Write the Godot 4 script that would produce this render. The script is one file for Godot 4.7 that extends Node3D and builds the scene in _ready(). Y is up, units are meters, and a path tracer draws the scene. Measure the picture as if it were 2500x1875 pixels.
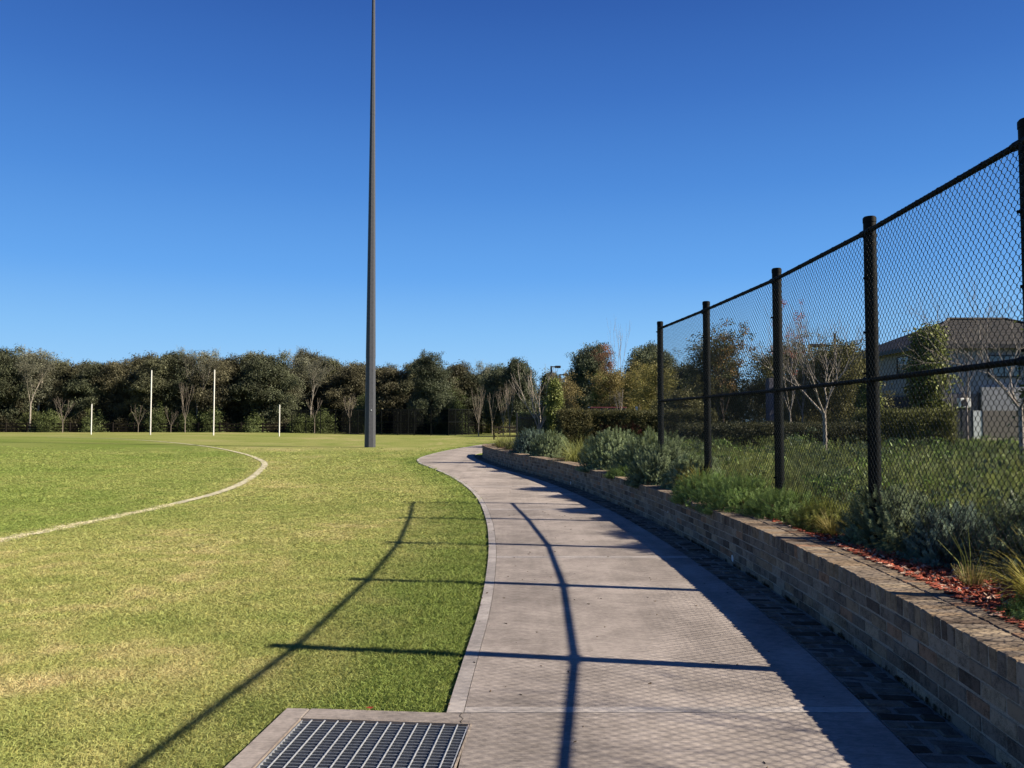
extends Node3D
# y is up, metres; V(x, h, d) puts a point d metres ahead of the origin (z = -d)

const UP := Vector3.UP
var R := RandomNumberGenerator.new()
var taken := {}
var M := {}
var wall_xd := [Vector2(1.88, -3.0), Vector2(1.93, 0.2), Vector2(2.09, 1.8), Vector2(2.22, 3.0), Vector2(2.33, 4.26), Vector2(2.41, 5.3), Vector2(2.46, 6.4), Vector2(2.48, 7.6), Vector2(2.475, 8.7), Vector2(2.44, 9.9), Vector2(2.38, 11.3), Vector2(2.25, 13.4), Vector2(2.02, 15.9), Vector2(1.62, 19.3), Vector2(1.08, 22.6), Vector2(0.15, 27.0), Vector2(-0.75, 32.0), Vector2(-1.3, 36.2), Vector2(-1.4, 39.0)]
var left_xd := [Vector2(-0.42, -3.0), Vector2(-0.38, 3.5), Vector2(-0.36, 4.55), Vector2(-0.33, 5.47), Vector2(-0.285, 6.75), Vector2(-0.27, 8.3), Vector2(-0.3, 10.5), Vector2(-0.43, 13.4), Vector2(-0.74, 17.1), Vector2(-1.26, 20.8), Vector2(-2.09, 25.1), Vector2(-2.95, 28.7), Vector2(-3.69, 31.9), Vector2(-4.04, 35.1), Vector2(-3.96, 39.5), Vector2(-3.51, 45.3), Vector2(-2.79, 51.0), Vector2(-2.0, 56.0), Vector2(-0.4, 62.0), Vector2(2.5, 70.0)]
var right_xd := [Vector2(1.55, -3.0), Vector2(1.56, 0.2), Vector2(1.72, 1.8), Vector2(1.85, 3.0), Vector2(1.955, 4.26), Vector2(2.03, 5.3), Vector2(2.08, 6.4), Vector2(2.1, 7.6), Vector2(2.095, 8.7), Vector2(2.06, 9.9), Vector2(2.0, 11.3), Vector2(1.87, 13.4), Vector2(1.63, 15.9), Vector2(1.23, 19.3), Vector2(0.69, 22.6), Vector2(-0.24, 27.0), Vector2(-1.15, 32.0), Vector2(-1.7, 36.2), Vector2(-1.8, 39.0), Vector2(-1.5, 42.0), Vector2(-0.9, 45.5), Vector2(-0.2, 50.5), Vector2(0.6, 56.0), Vector2(2.2, 62.0), Vector2(5.0, 70.0)]
var line_xd := [Vector2(-8.6, 3.0), Vector2(-7.7, 6.5), Vector2(-7.2, 9.0), Vector2(-6.98, 11.2), Vector2(-6.8, 13.2), Vector2(-6.63, 15.65), Vector2(-6.69, 18.7), Vector2(-7.24, 22.2), Vector2(-8.25, 26.6), Vector2(-9.43, 31.0), Vector2(-10.9, 34.9), Vector2(-13.3, 40.3), Vector2(-17.6, 48.4), Vector2(-21.5, 54.2), Vector2(-27.5, 61.5), Vector2(-33.0, 66.5), Vector2(-42.0, 72.0)]
var fence_xd := [Vector2(2.76, -0.1), Vector2(2.98, 2.45), Vector2(3.256, 5.03), Vector2(3.335, 7.48), Vector2(3.3, 10.03), Vector2(3.09, 12.82), Vector2(2.83, 15.42)]


func V(x: float, h: float, d: float) -> Vector3:
	return Vector3(x, h, -d)


func ss(a: float, b: float, x: float) -> float:
	var t := clampf((x - a) / (b - a), 0.0, 1.0)
	return t * t * (3.0 - 2.0 * t)


func at_d(tab: Array, d: float) -> float:   # smooth x(d) through a table of (x, d)
	var n := tab.size()
	var i := 0
	while i < n - 2 and tab[i + 1].y < d:
		i += 1
	var a: Vector2 = tab[maxi(i - 1, 0)]
	var b: Vector2 = tab[i]
	var c: Vector2 = tab[i + 1]
	var e: Vector2 = tab[mini(i + 2, n - 1)]
	var t := clampf((d - b.y) / (c.y - b.y), 0.0, 1.0)
	var m0 := (c.x - a.x) / maxf(c.y - a.y, 0.01) * (c.y - b.y)
	var m1 := (e.x - b.x) / maxf(e.y - b.y, 0.01) * (c.y - b.y)
	var t2 := t * t
	var t3 := t2 * t
	return (2 * t3 - 3 * t2 + 1) * b.x + (t3 - 2 * t2 + t) * m0 + (3 * t2 - 2 * t3) * c.x + (t3 - t2) * m1


func lin(r: float, g: float, b: float) -> Color:
	return Color(r, g, b).linear_to_srgb()


# ---------------------------------------------------------------- mesh building
class MB:
	var v := PackedVector3Array()
	var n := PackedVector3Array()
	var c := PackedColorArray()
	var ix := PackedInt32Array()

	func tri(a: Vector3, b: Vector3, d: Vector3, col := Color.WHITE) -> void:
		var k := v.size()
		var nn := (d - a).cross(b - a).normalized()
		v.append_array([a, b, d])
		n.append_array([nn, nn, nn])
		c.append_array([col, col, col])
		ix.append_array([k, k + 1, k + 2])

	func face(p: Array, out: Vector3, col := Color.WHITE) -> void:   # a flat convex polygon, turned to look along out
		var nn: Vector3 = (p[2] - p[0]).cross(p[1] - p[0]).normalized()
		var flip := nn.dot(out) < 0.0
		if flip:
			nn = -nn
		var k := v.size()
		for q in p:
			v.append(q)
			n.append(nn)
			c.append(col)
		for i in range(1, p.size() - 1):
			if flip:
				ix.append_array([k, k + i + 1, k + i])
			else:
				ix.append_array([k, k + i, k + i + 1])

	func box(at: Vector3, size: Vector3, basis := Basis(), col := Color.WHITE) -> void:
		var h := size * 0.5
		for ax in 3:
			for s in [-1.0, 1.0]:
				var o := Vector3.ZERO
				o[ax] = s
				var u := Vector3.ZERO
				u[(ax + 1) % 3] = h[(ax + 1) % 3]
				var w := Vector3.ZERO
				w[(ax + 2) % 3] = h[(ax + 2) % 3]
				var m := o * h[ax]
				face([at + basis * (m - u - w), at + basis * (m + u - w), at + basis * (m + u + w), at + basis * (m - u + w)], basis * o, col)

	func soft_box(at: Vector3, size: Vector3, ch: float, jit: float, rng: RandomNumberGenerator, basis := Basis(), col := Color.WHITE) -> void:   # chamfered, its corners a little uneven: 44 triangles
		var k := {}
		for sx in [-1, 1]:
			for sy in [-1, 1]:
				for sz in [-1, 1]:
					var s := Vector3(sx, sy, sz)
					var p := s * size * 0.5 + Vector3(rng.randf_range(-jit, jit), rng.randf_range(-jit, jit), rng.randf_range(-jit, jit))
					var e := ch * rng.randf_range(0.6, 1.4)
					k[s] = [at + basis * (p - Vector3(0, sy * e, sz * e)), at + basis * (p - Vector3(sx * e, 0, sz * e)), at + basis * (p - Vector3(sx * e, sy * e, 0))]
		for ax in 3:
			var b := (ax + 1) % 3
			var d := (ax + 2) % 3
			for s in [-1, 1]:
				var q := []
				for w in [[-1, -1], [1, -1], [1, 1], [-1, 1]]:
					var g := Vector3.ZERO
					g[ax] = s
					g[b] = w[0]
					g[d] = w[1]
					q.append(k[g][ax])
				var o := Vector3.ZERO
				o[ax] = s
				face(q, basis * o, col)
			for w in [[-1, -1], [1, -1], [1, 1], [-1, 1]]:
				var g0 := Vector3.ZERO
				g0[ax] = -1
				g0[b] = w[0]
				g0[d] = w[1]
				var g1 := g0
				g1[ax] = 1
				var o2 := Vector3.ZERO
				o2[b] = w[0]
				o2[d] = w[1]
				face([k[g0][b], k[g1][b], k[g1][d], k[g0][d]], basis * o2, col)
		for s in k:
			face([k[s][0], k[s][1], k[s][2]], basis * s, col)

	func tube(p: Array, r: Array, sides: int, cap := true, col := Color.WHITE, spin := 0.0) -> void:
		var k := v.size()
		var m := p.size()
		var ref := Vector3.UP
		var last := Vector3.ZERO
		for i in m:
			var t: Vector3 = (p[mini(i + 1, m - 1)] - p[maxi(i - 1, 0)]).normalized()
			if i == 0:
				ref = Vector3.RIGHT if absf(t.y) > 0.9 else Vector3.UP
			else:
				ref = last
			var u := (ref - t * ref.dot(t)).normalized()
			if u.length() < 0.5:
				u = t.cross(Vector3(0.3, 0.5, 0.8)).normalized()
			last = u
			var w := t.cross(u)
			for s in sides:
				var a := TAU * s / sides + spin
				var o := u * cos(a) + w * sin(a)
				v.append(p[i] + o * r[i])
				n.append(o)
				c.append(col)
		for i in m - 1:
			for s in sides:
				var a := k + i * sides + s
				var d := k + i * sides + (s + 1) % sides
				ix.append_array([a, a + sides, d, d, a + sides, d + sides])
		if cap:
			for e in [0, m - 1]:
				var q := []
				for s in sides:
					q.append(v[k + e * sides + s])
				face(q, (p[0] - p[1]) if e == 0 else (p[m - 1] - p[m - 2]), col)

	func ribbon(p: Array, w: Array, side: Vector3, col := Color.WHITE) -> void:   # a blade: a strip about a spine, narrowing as w does
		var k := v.size()
		for i in p.size():
			var t: Vector3 = (p[mini(i + 1, p.size() - 1)] - p[maxi(i - 1, 0)]).normalized()
			var nn := side.cross(t).normalized()
			v.append_array([p[i] - side * w[i], p[i] + side * w[i]])
			n.append_array([nn, nn])
			c.append_array([col, col])
		for i in p.size() - 1:
			var a := k + 2 * i
			ix.append_array([a, a + 2, a + 1, a + 1, a + 2, a + 3])

	func leaf(at: Vector3, dir: Vector3, side: Vector3, l: float, w: float, col := Color.WHITE) -> void:
		var m := at + dir * l * 0.45
		var q := dir.cross(side).normalized() * w * 0.25
		face([at, m - side * w + q, at + dir * l, m + side * w + q], dir.cross(side), col)

	func mesh() -> ArrayMesh:
		var a := []
		a.resize(Mesh.ARRAY_MAX)
		a[Mesh.ARRAY_VERTEX] = v
		a[Mesh.ARRAY_NORMAL] = n
		a[Mesh.ARRAY_COLOR] = c
		a[Mesh.ARRAY_INDEX] = ix
		var m := ArrayMesh.new()
		m.add_surface_from_arrays(Mesh.PRIMITIVE_TRIANGLES, a)
		return m


# ---------------------------------------------------------------- naming and adding
func numbered(called: String) -> String:
	var k: int = taken.get(called, 0)
	taken[called] = k + 1
	return called if k == 0 else "%s_%03d" % [called, k]


func tag(o: Node3D, label := "", category := "", group := "", kind := "") -> Node3D:
	if label:
		o.set_meta("label", label)
	if category:
		o.set_meta("category", category)
	if group:
		o.set_meta("group", group)
	if kind:
		o.set_meta("kind", kind)
	return o


func thing(called: String, label: String, category: String, at := Vector3.ZERO, turn := 0.0, group := "") -> Node3D:
	var o := Node3D.new()
	o.name = numbered(called)
	add_child(o)
	o.position = at
	o.rotation.y = turn
	tag(o, label, category, group)
	return o


func part(called: String, mesh: Mesh, m: Material, parent: Node3D, at := Vector3.ZERO) -> MeshInstance3D:
	var o := MeshInstance3D.new()
	o.name = called
	o.mesh = mesh
	o.material_override = m
	parent.add_child(o, true)
	o.position = at
	return o


func top(called: String, mesh: Mesh, m: Material) -> MeshInstance3D:
	var o := MeshInstance3D.new()
	o.name = numbered(called)
	o.mesh = mesh
	o.material_override = m
	add_child(o)
	return o


func many(called: String, mesh: Mesh, m: Material, where: Array, cols: PackedColorArray, parent: Node3D) -> MultiMeshInstance3D:
	var mm := MultiMesh.new()
	mm.transform_format = MultiMesh.TRANSFORM_3D
	mm.use_colors = true
	mm.mesh = mesh
	mm.instance_count = where.size()
	for i in where.size():
		mm.set_instance_transform(i, where[i])
		mm.set_instance_color(i, cols[i])
	var o := MultiMeshInstance3D.new()
	o.name = called if parent != self else numbered(called)
	o.multimesh = mm
	o.set_meta("kind", "stuff")
	o.material_override = m
	parent.add_child(o, true)
	return o


func copy(o: Node3D, label: String, at: Vector3, turn := 0.0, size := Vector3.ONE) -> Node3D:
	var stem: String = o.name
	if stem.length() > 4 and stem[-4] == "_" and stem.right(3).is_valid_int():
		stem = stem.left(-4)
	var c: Node3D = o.duplicate()
	c.name = numbered(stem)
	add_child(c)
	c.position = at
	c.rotation.y = turn
	c.scale = size
	c.set_meta("label", label)
	return c


# ---------------------------------------------------------------- materials
func grey_noise(size: int, seed_: int, layers: Array, lo: float, hi: float) -> ImageTexture:   # layers: [frequency, share]; a seamless grey texture
	var sum := PackedFloat32Array()
	sum.resize(size * size)
	var total := 0.0
	for l in layers:
		var f := FastNoiseLite.new()
		f.seed = seed_ + int(l[0] * 1000)
		f.noise_type = FastNoiseLite.TYPE_SIMPLEX_SMOOTH
		f.fractal_type = FastNoiseLite.FRACTAL_FBM
		f.fractal_octaves = 3
		f.frequency = l[0]
		var b := f.get_seamless_image(size, size).get_data()
		for i in sum.size():
			sum[i] += b[i] * l[1]
		total += l[1] * 255.0
	var o := PackedByteArray()
	o.resize(size * size)
	for i in sum.size():
		o[i] = int(255.0 * clampf(lo + (hi - lo) * sum[i] / total, 0.0, 1.0))
	return ImageTexture.create_from_image(Image.create_from_data(size, size, false, Image.FORMAT_L8, o))


func mat(called: String, col: Color, rough := 0.85, tex: Texture2D = null, scale := 1.0, relief := 0.0, world := true) -> StandardMaterial3D:
	var m := StandardMaterial3D.new()
	m.resource_name = called
	m.albedo_color = col
	m.roughness = rough
	m.metallic_specular = 0.4 if rough < 0.8 else 0.2
	if tex:
		m.albedo_texture = tex
		m.uv1_triplanar = true
		m.uv1_world_triplanar = world
		m.uv1_scale = Vector3.ONE * scale
		if relief > 0.0:
			m.heightmap_enabled = true
			m.heightmap_texture = tex
			m.heightmap_scale = relief
	M[called] = m
	return m


func leafy(called: String, col: Color, rough := 0.55, through := 0.25) -> StandardMaterial3D:
	var m := mat(called, col, rough)
	m.vertex_color_use_as_albedo = true
	m.backlight_enabled = true
	m.backlight = Color(through, through, through).linear_to_srgb()
	m.metallic_specular = 0.3
	return m


func _ready() -> void:
	R.seed = 77
	camera_and_light()
	make_materials()
	lawn_and_grass()
	path()
	drain_pit()
	garden_wall()
	garden_bed()
	mesh_fence()
	planting()
	light_pole()
	goal_posts()
	forest()
	practice_nets()
	rail_fence()
	young_trees()
	right_side()
	house()
	small_things()


func camera_and_light() -> void:
	var cam := Camera3D.new()
	cam.name = "camera"
	add_child(cam)
	cam.fov = 50.72
	cam.position = Vector3(0, 1.6, 0)
	cam.rotation_degrees = Vector3(2.63, 0, 0)
	cam.near = 0.05
	cam.far = 3000.0
	cam.current = true
	var env := Environment.new()
	env.background_mode = Environment.BG_SKY
	env.tonemap_mode = Environment.TONE_MAPPER_LINEAR
	env.tonemap_exposure = 2.4
	env.sdfgi_enabled = true
	env.ssao_enabled = true
	env.ssil_enabled = true
	# a clear winter sky: the colour at each height above the horizon, as seen (divided by the exposure)
	var up := [-90.0, 0.0, 3.0, 6.0, 10.0, 16.0, 22.0, 28.0, 45.0, 90.0]
	var seen := [Color8(150, 190, 225), Color8(170, 214, 249), Color8(157, 208, 250), Color8(136, 194, 247), Color8(104, 169, 240), Color8(80, 141, 219), Color8(63, 116, 196), Color8(50, 95, 173), Color8(35, 72, 142), Color8(24, 52, 112)]
	var h := 256
	var im := Image.create(16, h, false, Image.FORMAT_RGBF)
	for y in h:
		var e := 90.0 - (y + 0.5) / h * 180.0
		var k := 0
		while k < up.size() - 2 and up[k + 1] < e:
			k += 1
		var t := clampf((e - up[k]) / (up[k + 1] - up[k]), 0.0, 1.0)
		var c: Color = seen[k].srgb_to_linear().lerp(seen[k + 1].srgb_to_linear(), t)
		for x in 16:
			im.set_pixel(x, y, Color(c.r / 2.4, c.g / 2.4, c.b / 2.4))
	var sky := PanoramaSkyMaterial.new()
	sky.panorama = ImageTexture.create_from_image(im)
	env.sky = Sky.new()
	env.sky.sky_material = sky
	var we := WorldEnvironment.new()
	we.name = "environment"
	we.environment = env
	add_child(we)
	var sun := DirectionalLight3D.new()
	sun.name = "sun"
	add_child(sun)
	sun.light_energy = 1.6
	sun.light_color = Color(1.0, 0.945, 0.86)
	sun.light_angular_distance = 0.5
	sun.shadow_enabled = true
	var el := deg_to_rad(34.8)
	var to_sun := Vector3(cos(el) * 0.984, sin(el), cos(el) * 0.178)
	sun.look_at_from_position(to_sun * 50.0, Vector3.ZERO)


func make_materials() -> void:
	var t_conc := grey_noise(512, 3, [[0.004, 1.0], [0.02, 0.6], [0.09, 0.5], [0.35, 0.5]], 0.62, 1.22)
	var t_fine := grey_noise(256, 5, [[0.03, 0.5], [0.12, 0.8], [0.4, 0.8]], 0.55, 1.25)
	var t_bark := grey_noise(256, 8, [[0.02, 0.6], [0.1, 1.0], [0.3, 0.5]], 0.4, 1.3)
	var t_turf := grey_noise(512, 9, [[0.02, 0.5], [0.1, 0.7], [0.35, 1.2]], 0.45, 1.3)
	var t_broom := grey_noise(256, 31, [[0.03, 0.6], [0.15, 1.0]], 0.62, 1.24)
	var t_brick := grey_noise(512, 21, [[0.01, 0.9], [0.05, 0.7], [0.22, 0.9]], 0.35, 1.5)
	mat("concrete", lin(0.35, 0.31, 0.28), 0.85, t_conc, 0.3, 0.12)
	mat("smooth_concrete", lin(0.4, 0.365, 0.335), 0.7, t_conc, 0.37, 0.06)
	mat("pale_concrete", lin(0.3, 0.255, 0.215), 0.8, t_conc, 0.45, 0.1)
	for k in ["concrete", "smooth_concrete"]:      # broom marks across the path
		M[k].detail_enabled = true
		M[k].detail_blend_mode = BaseMaterial3D.BLEND_MODE_MUL
		M[k].detail_albedo = t_broom
		M[k].detail_uv_layer = BaseMaterial3D.DETAIL_UV_2
		M[k].uv2_triplanar = true
		M[k].uv2_world_triplanar = true
		M[k].uv2_scale = Vector3(0.5, 0.5, 9.0)
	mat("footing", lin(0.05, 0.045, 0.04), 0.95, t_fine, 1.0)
	mat("mortar", lin(0.3, 0.27, 0.22), 0.95, t_fine, 3.0, 0.25)
	mat("paver_mortar", lin(0.25, 0.225, 0.185), 0.95, t_fine, 3.0, 0.25)
	for i in 8:
		var c: Color = [Color(0.29, 0.22, 0.145), Color(0.25, 0.2, 0.145), Color(0.23, 0.19, 0.145), Color(0.32, 0.2, 0.125), Color(0.36, 0.29, 0.2), Color(0.18, 0.145, 0.11), Color(0.31, 0.26, 0.195), Color(0.13, 0.1, 0.075)][i]
		mat("brick%d" % i, lin(c.r * 0.78, c.g * 0.77, c.b * 0.79), 0.92, t_brick, 0.9, 0.3)
	for i in 6:
		var c: Color = [Color(0.13, 0.11, 0.085), Color(0.16, 0.132, 0.1), Color(0.1, 0.09, 0.075), Color(0.19, 0.15, 0.11), Color(0.065, 0.054, 0.04), Color(0.14, 0.12, 0.1)][i]
		mat("paver%d" % i, lin(c.r, c.g, c.b), 0.88, t_brick, 1.3, 0.25)
	var b := mat("brick_tinted", lin(1, 1, 1), 0.92, t_brick, 0.9)
	b.vertex_color_use_as_albedo = true
	var turf := mat("turf", lin(1, 1, 1), 0.95, t_turf, 0.9)
	turf.vertex_color_use_as_albedo = true
	turf.metallic_specular = 0.05
	var soil := mat("soil", lin(0.05, 0.03, 0.02), 0.95, t_turf, 1.5, 1.0)
	soil.metallic_specular = 0.2
	var steel := mat("galvanised", lin(0.4, 0.42, 0.44), 0.45, t_fine, 4.0)
	steel.metallic = 0.25
	var bar := mat("bearer_steel", lin(0.24, 0.26, 0.28), 0.5, t_fine, 4.0)
	bar.metallic = 0.2
	mat("black_coat", lin(0.004, 0.0055, 0.0055), 0.6, t_fine, 2.0)
	var wire := mat("wire_coat", lin(0.004, 0.007, 0.008), 0.35)
	wire.metallic_specular = 0.35
	M.black_coat.metallic_specular = 0.22
	mat("pole_paint", lin(0.06, 0.064, 0.075), 0.5, t_fine, 0.7)
	mat("white_paint", lin(0.62, 0.61, 0.57), 0.5)
	mat("dark_timber", lin(0.018, 0.015, 0.013), 0.8, t_bark, 1.0)
	mat("bark_dark", lin(0.075, 0.06, 0.048), 0.95, t_bark, 0.8)
	mat("bark_pale", lin(0.36, 0.32, 0.27), 0.9, t_bark, 0.6)
	mat("bark_grey", lin(0.27, 0.23, 0.19), 0.9, t_bark, 2.0)
	mat("twig", lin(0.12, 0.09, 0.065), 0.9)
	var net := mat("netting", Color(lin(0.004, 0.005, 0.005), 0.22), 0.9)
	net.transparency = BaseMaterial3D.TRANSPARENCY_ALPHA
	leafy("grass_blade", Color.WHITE, 0.6, 0.3)
	leafy("leaf", Color.WHITE, 0.55, 0.5)
	leafy("glossy_leaf", Color.WHITE, 0.32, 0.2)
	leafy("grey_leaf", Color.WHITE, 0.65, 0.15)
	leafy("mulch", Color.WHITE, 0.8, 0.0)
	mat("roof_tile", lin(0.0065, 0.0062, 0.0072), 0.7, t_fine, 1.0)
	mat("render_grey", lin(0.32, 0.325, 0.34), 0.9, t_fine, 0.5)
	mat("render_cream", lin(0.3, 0.29, 0.27), 0.9, t_fine, 0.5)
	mat("render_mid", lin(0.13, 0.128, 0.145), 0.9, t_fine, 0.5)
	mat("dark_brick", lin(0.05, 0.045, 0.05), 0.9, t_fine, 1.0)
	mat("fascia", lin(0.02, 0.02, 0.022), 0.5)
	mat("panel_dark", lin(0.03, 0.032, 0.04), 0.5)
	mat("panel_taupe", lin(0.13, 0.115, 0.1), 0.6)
	mat("panel_pale", lin(0.5, 0.52, 0.52), 0.6)
	var glass := mat("glass", lin(0.02, 0.025, 0.03), 0.06)
	glass.metallic_specular = 0.8
	var red := mat("car_red", lin(0.06, 0.005, 0.006), 0.25)
	red.clearcoat_enabled = true
	mat("rubber", lin(0.015, 0.015, 0.015), 0.9)
	mat("lamp_black", lin(0.01, 0.01, 0.012), 0.5)
	mat("flower_yellow", lin(0.75, 0.5, 0.02), 0.6)
	mat("asphalt", lin(0.06, 0.058, 0.056), 0.95, t_fine, 1.0)


# ---------------------------------------------------------------- lawn
var n_big := FastNoiseLite.new()
var n_mid := FastNoiseLite.new()
var n_small := FastNoiseLite.new()


func ground(x: float, d: float) -> float:
	var h := -0.03 + 0.22 * ss(10, 38, -x) * ss(30, 60, d)
	if d > 39.4:
		h += 0.63 * ss(0.3, 5.0, x - at_d(right_xd, minf(d, 69.0))) * ss(39.4, 41.0, d)
	return h


func bed(x: float, d: float) -> float:
	return 0.47 + 0.15 * ss(8, 40, x) + 0.02 * n_small.get_noise_2d(x * 3.0, d * 3.0)


func turf_color(x: float, d: float) -> Color:   # linear colour of the living grass at a place
	var dry := 0.515 + 0.36 * n_big.get_noise_2d(x, d) + 0.28 * n_mid.get_noise_2d(x, d) + 0.4 * n_small.get_noise_2d(x, d)
	if d > 2.5 and d < 73.0:
		var lx := at_d(line_xd, d)
		dry -= 0.38 * ss(0.1, 0.7, lx - x)          # the watered oval is greener
	var pe := at_d(left_xd, minf(d, 69.0)) - x
	dry -= 0.5 * ss(1.3, 0.1, pe)                   # and so is the strip along the path
	dry += 0.42 * ss(1.25, 0.3, Vector2((x + 2.95) * 0.8, d - 5.45).length())   # a worn, straw-coloured patch
	dry = clampf(dry, 0.0, 1.0)
	var green := Color(0.19, 0.255, 0.06)
	var olive := Color(0.32, 0.34, 0.115)
	var straw := Color(0.47, 0.41, 0.205)
	return green.lerp(olive, dry / 0.6) if dry < 0.6 else olive.lerp(straw, (dry - 0.6) / 0.4)


func lawn_and_grass() -> void:
	n_big.seed = 1
	n_big.frequency = 0.09
	n_mid.seed = 2
	n_mid.frequency = 0.4
	n_small.seed = 3
	n_small.frequency = 1.8
	var xs := [-900.0, -400.0, -200.0, -130.0]
	for i in 24:
		xs.append(-116.0 + 4.0 * i)
	for i in 14:
		xs.append(-20.0 + i)
	for i in 35:
		xs.append(-6.0 + 0.25 * i)
	for i in 16:
		xs.append(4.0 + 2.0 * i)
	xs.append_array([40.0, 60.0, 100.0, 200.0, 400.0, 900.0])
	var ds := [-120.0, -40.0, -12.0, -4.0]
	for i in 44:
		ds.append(0.0 + 0.25 * i)
	for i in 34:
		ds.append(11.0 + i)
	for i in 24:
		ds.append(45.0 + 2.5 * i)
	ds.append_array([107.0, 112.0, 120.0, 140.0, 200.0, 400.0, 900.0])
	var b := MB.new()
	for j in ds.size():
		for i in xs.size():
			var c := turf_color(xs[i], ds[j]) * 0.78
			if ds[j] > (104.5 if xs[i] < -30.0 else 113.0) + 2.0 * n_big.get_noise_2d(xs[i], 9.0):
				c = Color(0.06, 0.05, 0.03)
			c.a = 1.0
			b.v.append(V(xs[i], ground(xs[i], ds[j]), ds[j]))
			b.n.append(UP)
			b.c.append(c)
	var w := xs.size()
	for j in ds.size() - 1:
		for i in w - 1:
			if xs[i] >= -1.26 and xs[i] < -0.26 and ds[j] >= 3.49 and ds[j] < 4.49:
				continue
			var k := j * w + i
			b.ix.append_array([k, k + w, k + 1, k + 1, k + w, k + w + 1])
	tag(top("lawn", b.mesh(), M.turf), "mown green and straw coloured sports field lawn", "lawn", "", "structure")
	# the painted line, laid on the turf with ragged edges
	var lb := MB.new()
	var q := []
	var d := 3.2
	while d < 71.5:
		var nx := Vector2(at_d(line_xd, d), d)
		if q.is_empty() or nx.distance_to(q[-1]) > (0.12 if d < 30.0 else 0.25):
			q.append(nx)
		d += 0.04
	var k0 := 0
	for i in range(1, q.size() - 1):
		var t: Vector2 = (q[i + 1] - q[i - 1]).normalized()
		var nn := Vector2(-t.y, t.x)
		for s in [-1.0, -0.55, 0.0, 0.55, 1.0]:
			var ww: float = (0.1 if absf(s) > 0.9 else 0.062) * signf(s) * (R.randf_range(0.7, 1.3) if q[i].y < 14.0 else R.randf_range(1.0, 1.25))
			var p: Vector2 = q[i] + nn * ww
			lb.v.append(V(p.x, ground(p.x, p.y) + (0.006 if p.y < 16.0 else 0.016), p.y))
			lb.n.append(UP)
			var u: float = R.randf_range(0.5, 1.0) * (0.7 if absf(s) > 0.9 else 1.0)
			lb.c.append(Color(0.66 * u, 0.62 * u, 0.44 * u))
		if i > 1:
			for s in 4:
				var k := k0 + s
				lb.ix.append_array([k - 5, k - 4, k, k, k - 4, k + 1])
		k0 += 5
	tag(top("field_line", lb.mesh(), M.turf), "faded white boundary line curving across the playing field", "line", "", "structure")
	# blades: tufts of short couch grass, thinning out with distance
	var tufts := []
	for s in 4:
		var t := MB.new()
		for i in 32:
			var a := R.randf() * TAU
			var rad := 0.055 * sqrt(R.randf())
			var p := Vector3(cos(a) * rad, 0, sin(a) * rad)
			var lean := Vector3(R.randf_range(-1, 1), R.randf_range(0.55, 1.5), R.randf_range(-1, 1)).normalized()
			var l := R.randf_range(0.014, 0.045)
			var side := lean.cross(Vector3(R.randf_range(-1, 1), 0.2, R.randf_range(-1, 1))).normalized()
			var g := R.randf_range(0.65, 1.3)
			var yel := R.randf()
			t.ribbon([p, p + lean * l * 0.6, p + lean * l + Vector3(lean.x, -0.35, lean.z) * l * 0.35], [0.0016, 0.0014, 0.0003], side, Color(g * (1.0 + 0.35 * yel), g * (1.0 + 0.12 * yel), g))
		tufts.append(t.mesh())
	var root := thing("grass", "short couch grass blades of the mown sports lawn", "grass")
	root.set_meta("kind", "stuff")
	var where := [[], [], [], []]
	var cols := [PackedColorArray(), PackedColorArray(), PackedColorArray(), PackedColorArray()]
	for band in [[3.2, 6.5, 1150.0, 1.0], [6.5, 10.0, 620.0, 1.25], [10.0, 16.0, 210.0, 1.7], [16.0, 26.0, 70.0, 2.4], [26.0, 52.0, 12.0, 3.4]]:
		var x0: float = -0.68 * band[1] - 0.6
		var x1: float = 0.2 if band[0] < 20.0 else -1.0
		var count := int((x1 - x0) * (band[1] - band[0]) * band[2])
		for i in count:
			var dd := R.randf_range(band[0], band[1])
			var x := R.randf_range(x0, x1)
			if x < -0.66 * dd - 0.4:
				continue
			if R.randf() < ss(26.0, 52.0, dd):
				continue
			var gap := at_d(left_xd, dd) - x
			if gap < 0.03 or (dd < 4.66 and x > -1.325 - (4.6 - dd) * 0.09 and dd < 4.615 - (x + 1.3) * 0.055):
				continue
			var c := turf_color(x, dd)
			var lx := at_d(line_xd, dd)
			var slope := (at_d(line_xd, dd + 0.4) - lx) / 0.4
			var off := absf(x - lx) / sqrt(1.0 + slope * slope)
			if dd > 16.0 and off < 0.1 + 0.03 * band[3]:
				continue
			if off < 0.1 and R.randf() < 0.92:
				c = c.lerp(Color(0.66, 0.61, 0.45), R.randf_range(0.4, 1.0))
			var v := R.randf_range(0.78, 1.2)
			c = Color(c.r * v, c.g * v, c.b * v)
			var sc: float = band[3] * R.randf_range(0.8, 1.25)
			var hs := sc * (0.5 if band[3] > 1.5 else 0.74) * (1.35 if gap < 0.7 and gap > 0.07 else 1.0)
			if gap < 0.07:
				sc *= 0.55
			var k := i % 4
			where[k].append(Transform3D(Basis(UP, R.randf() * TAU) * Basis.from_scale(Vector3(sc, hs, sc)), V(x, ground(x, dd) - 0.002, dd)))
			cols[k].append(c)
	for k in 4:
		tag(many("grass_tufts", tufts[k], M.grass_blade, where[k], cols[k], root), "", "", "", "stuff")


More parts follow.
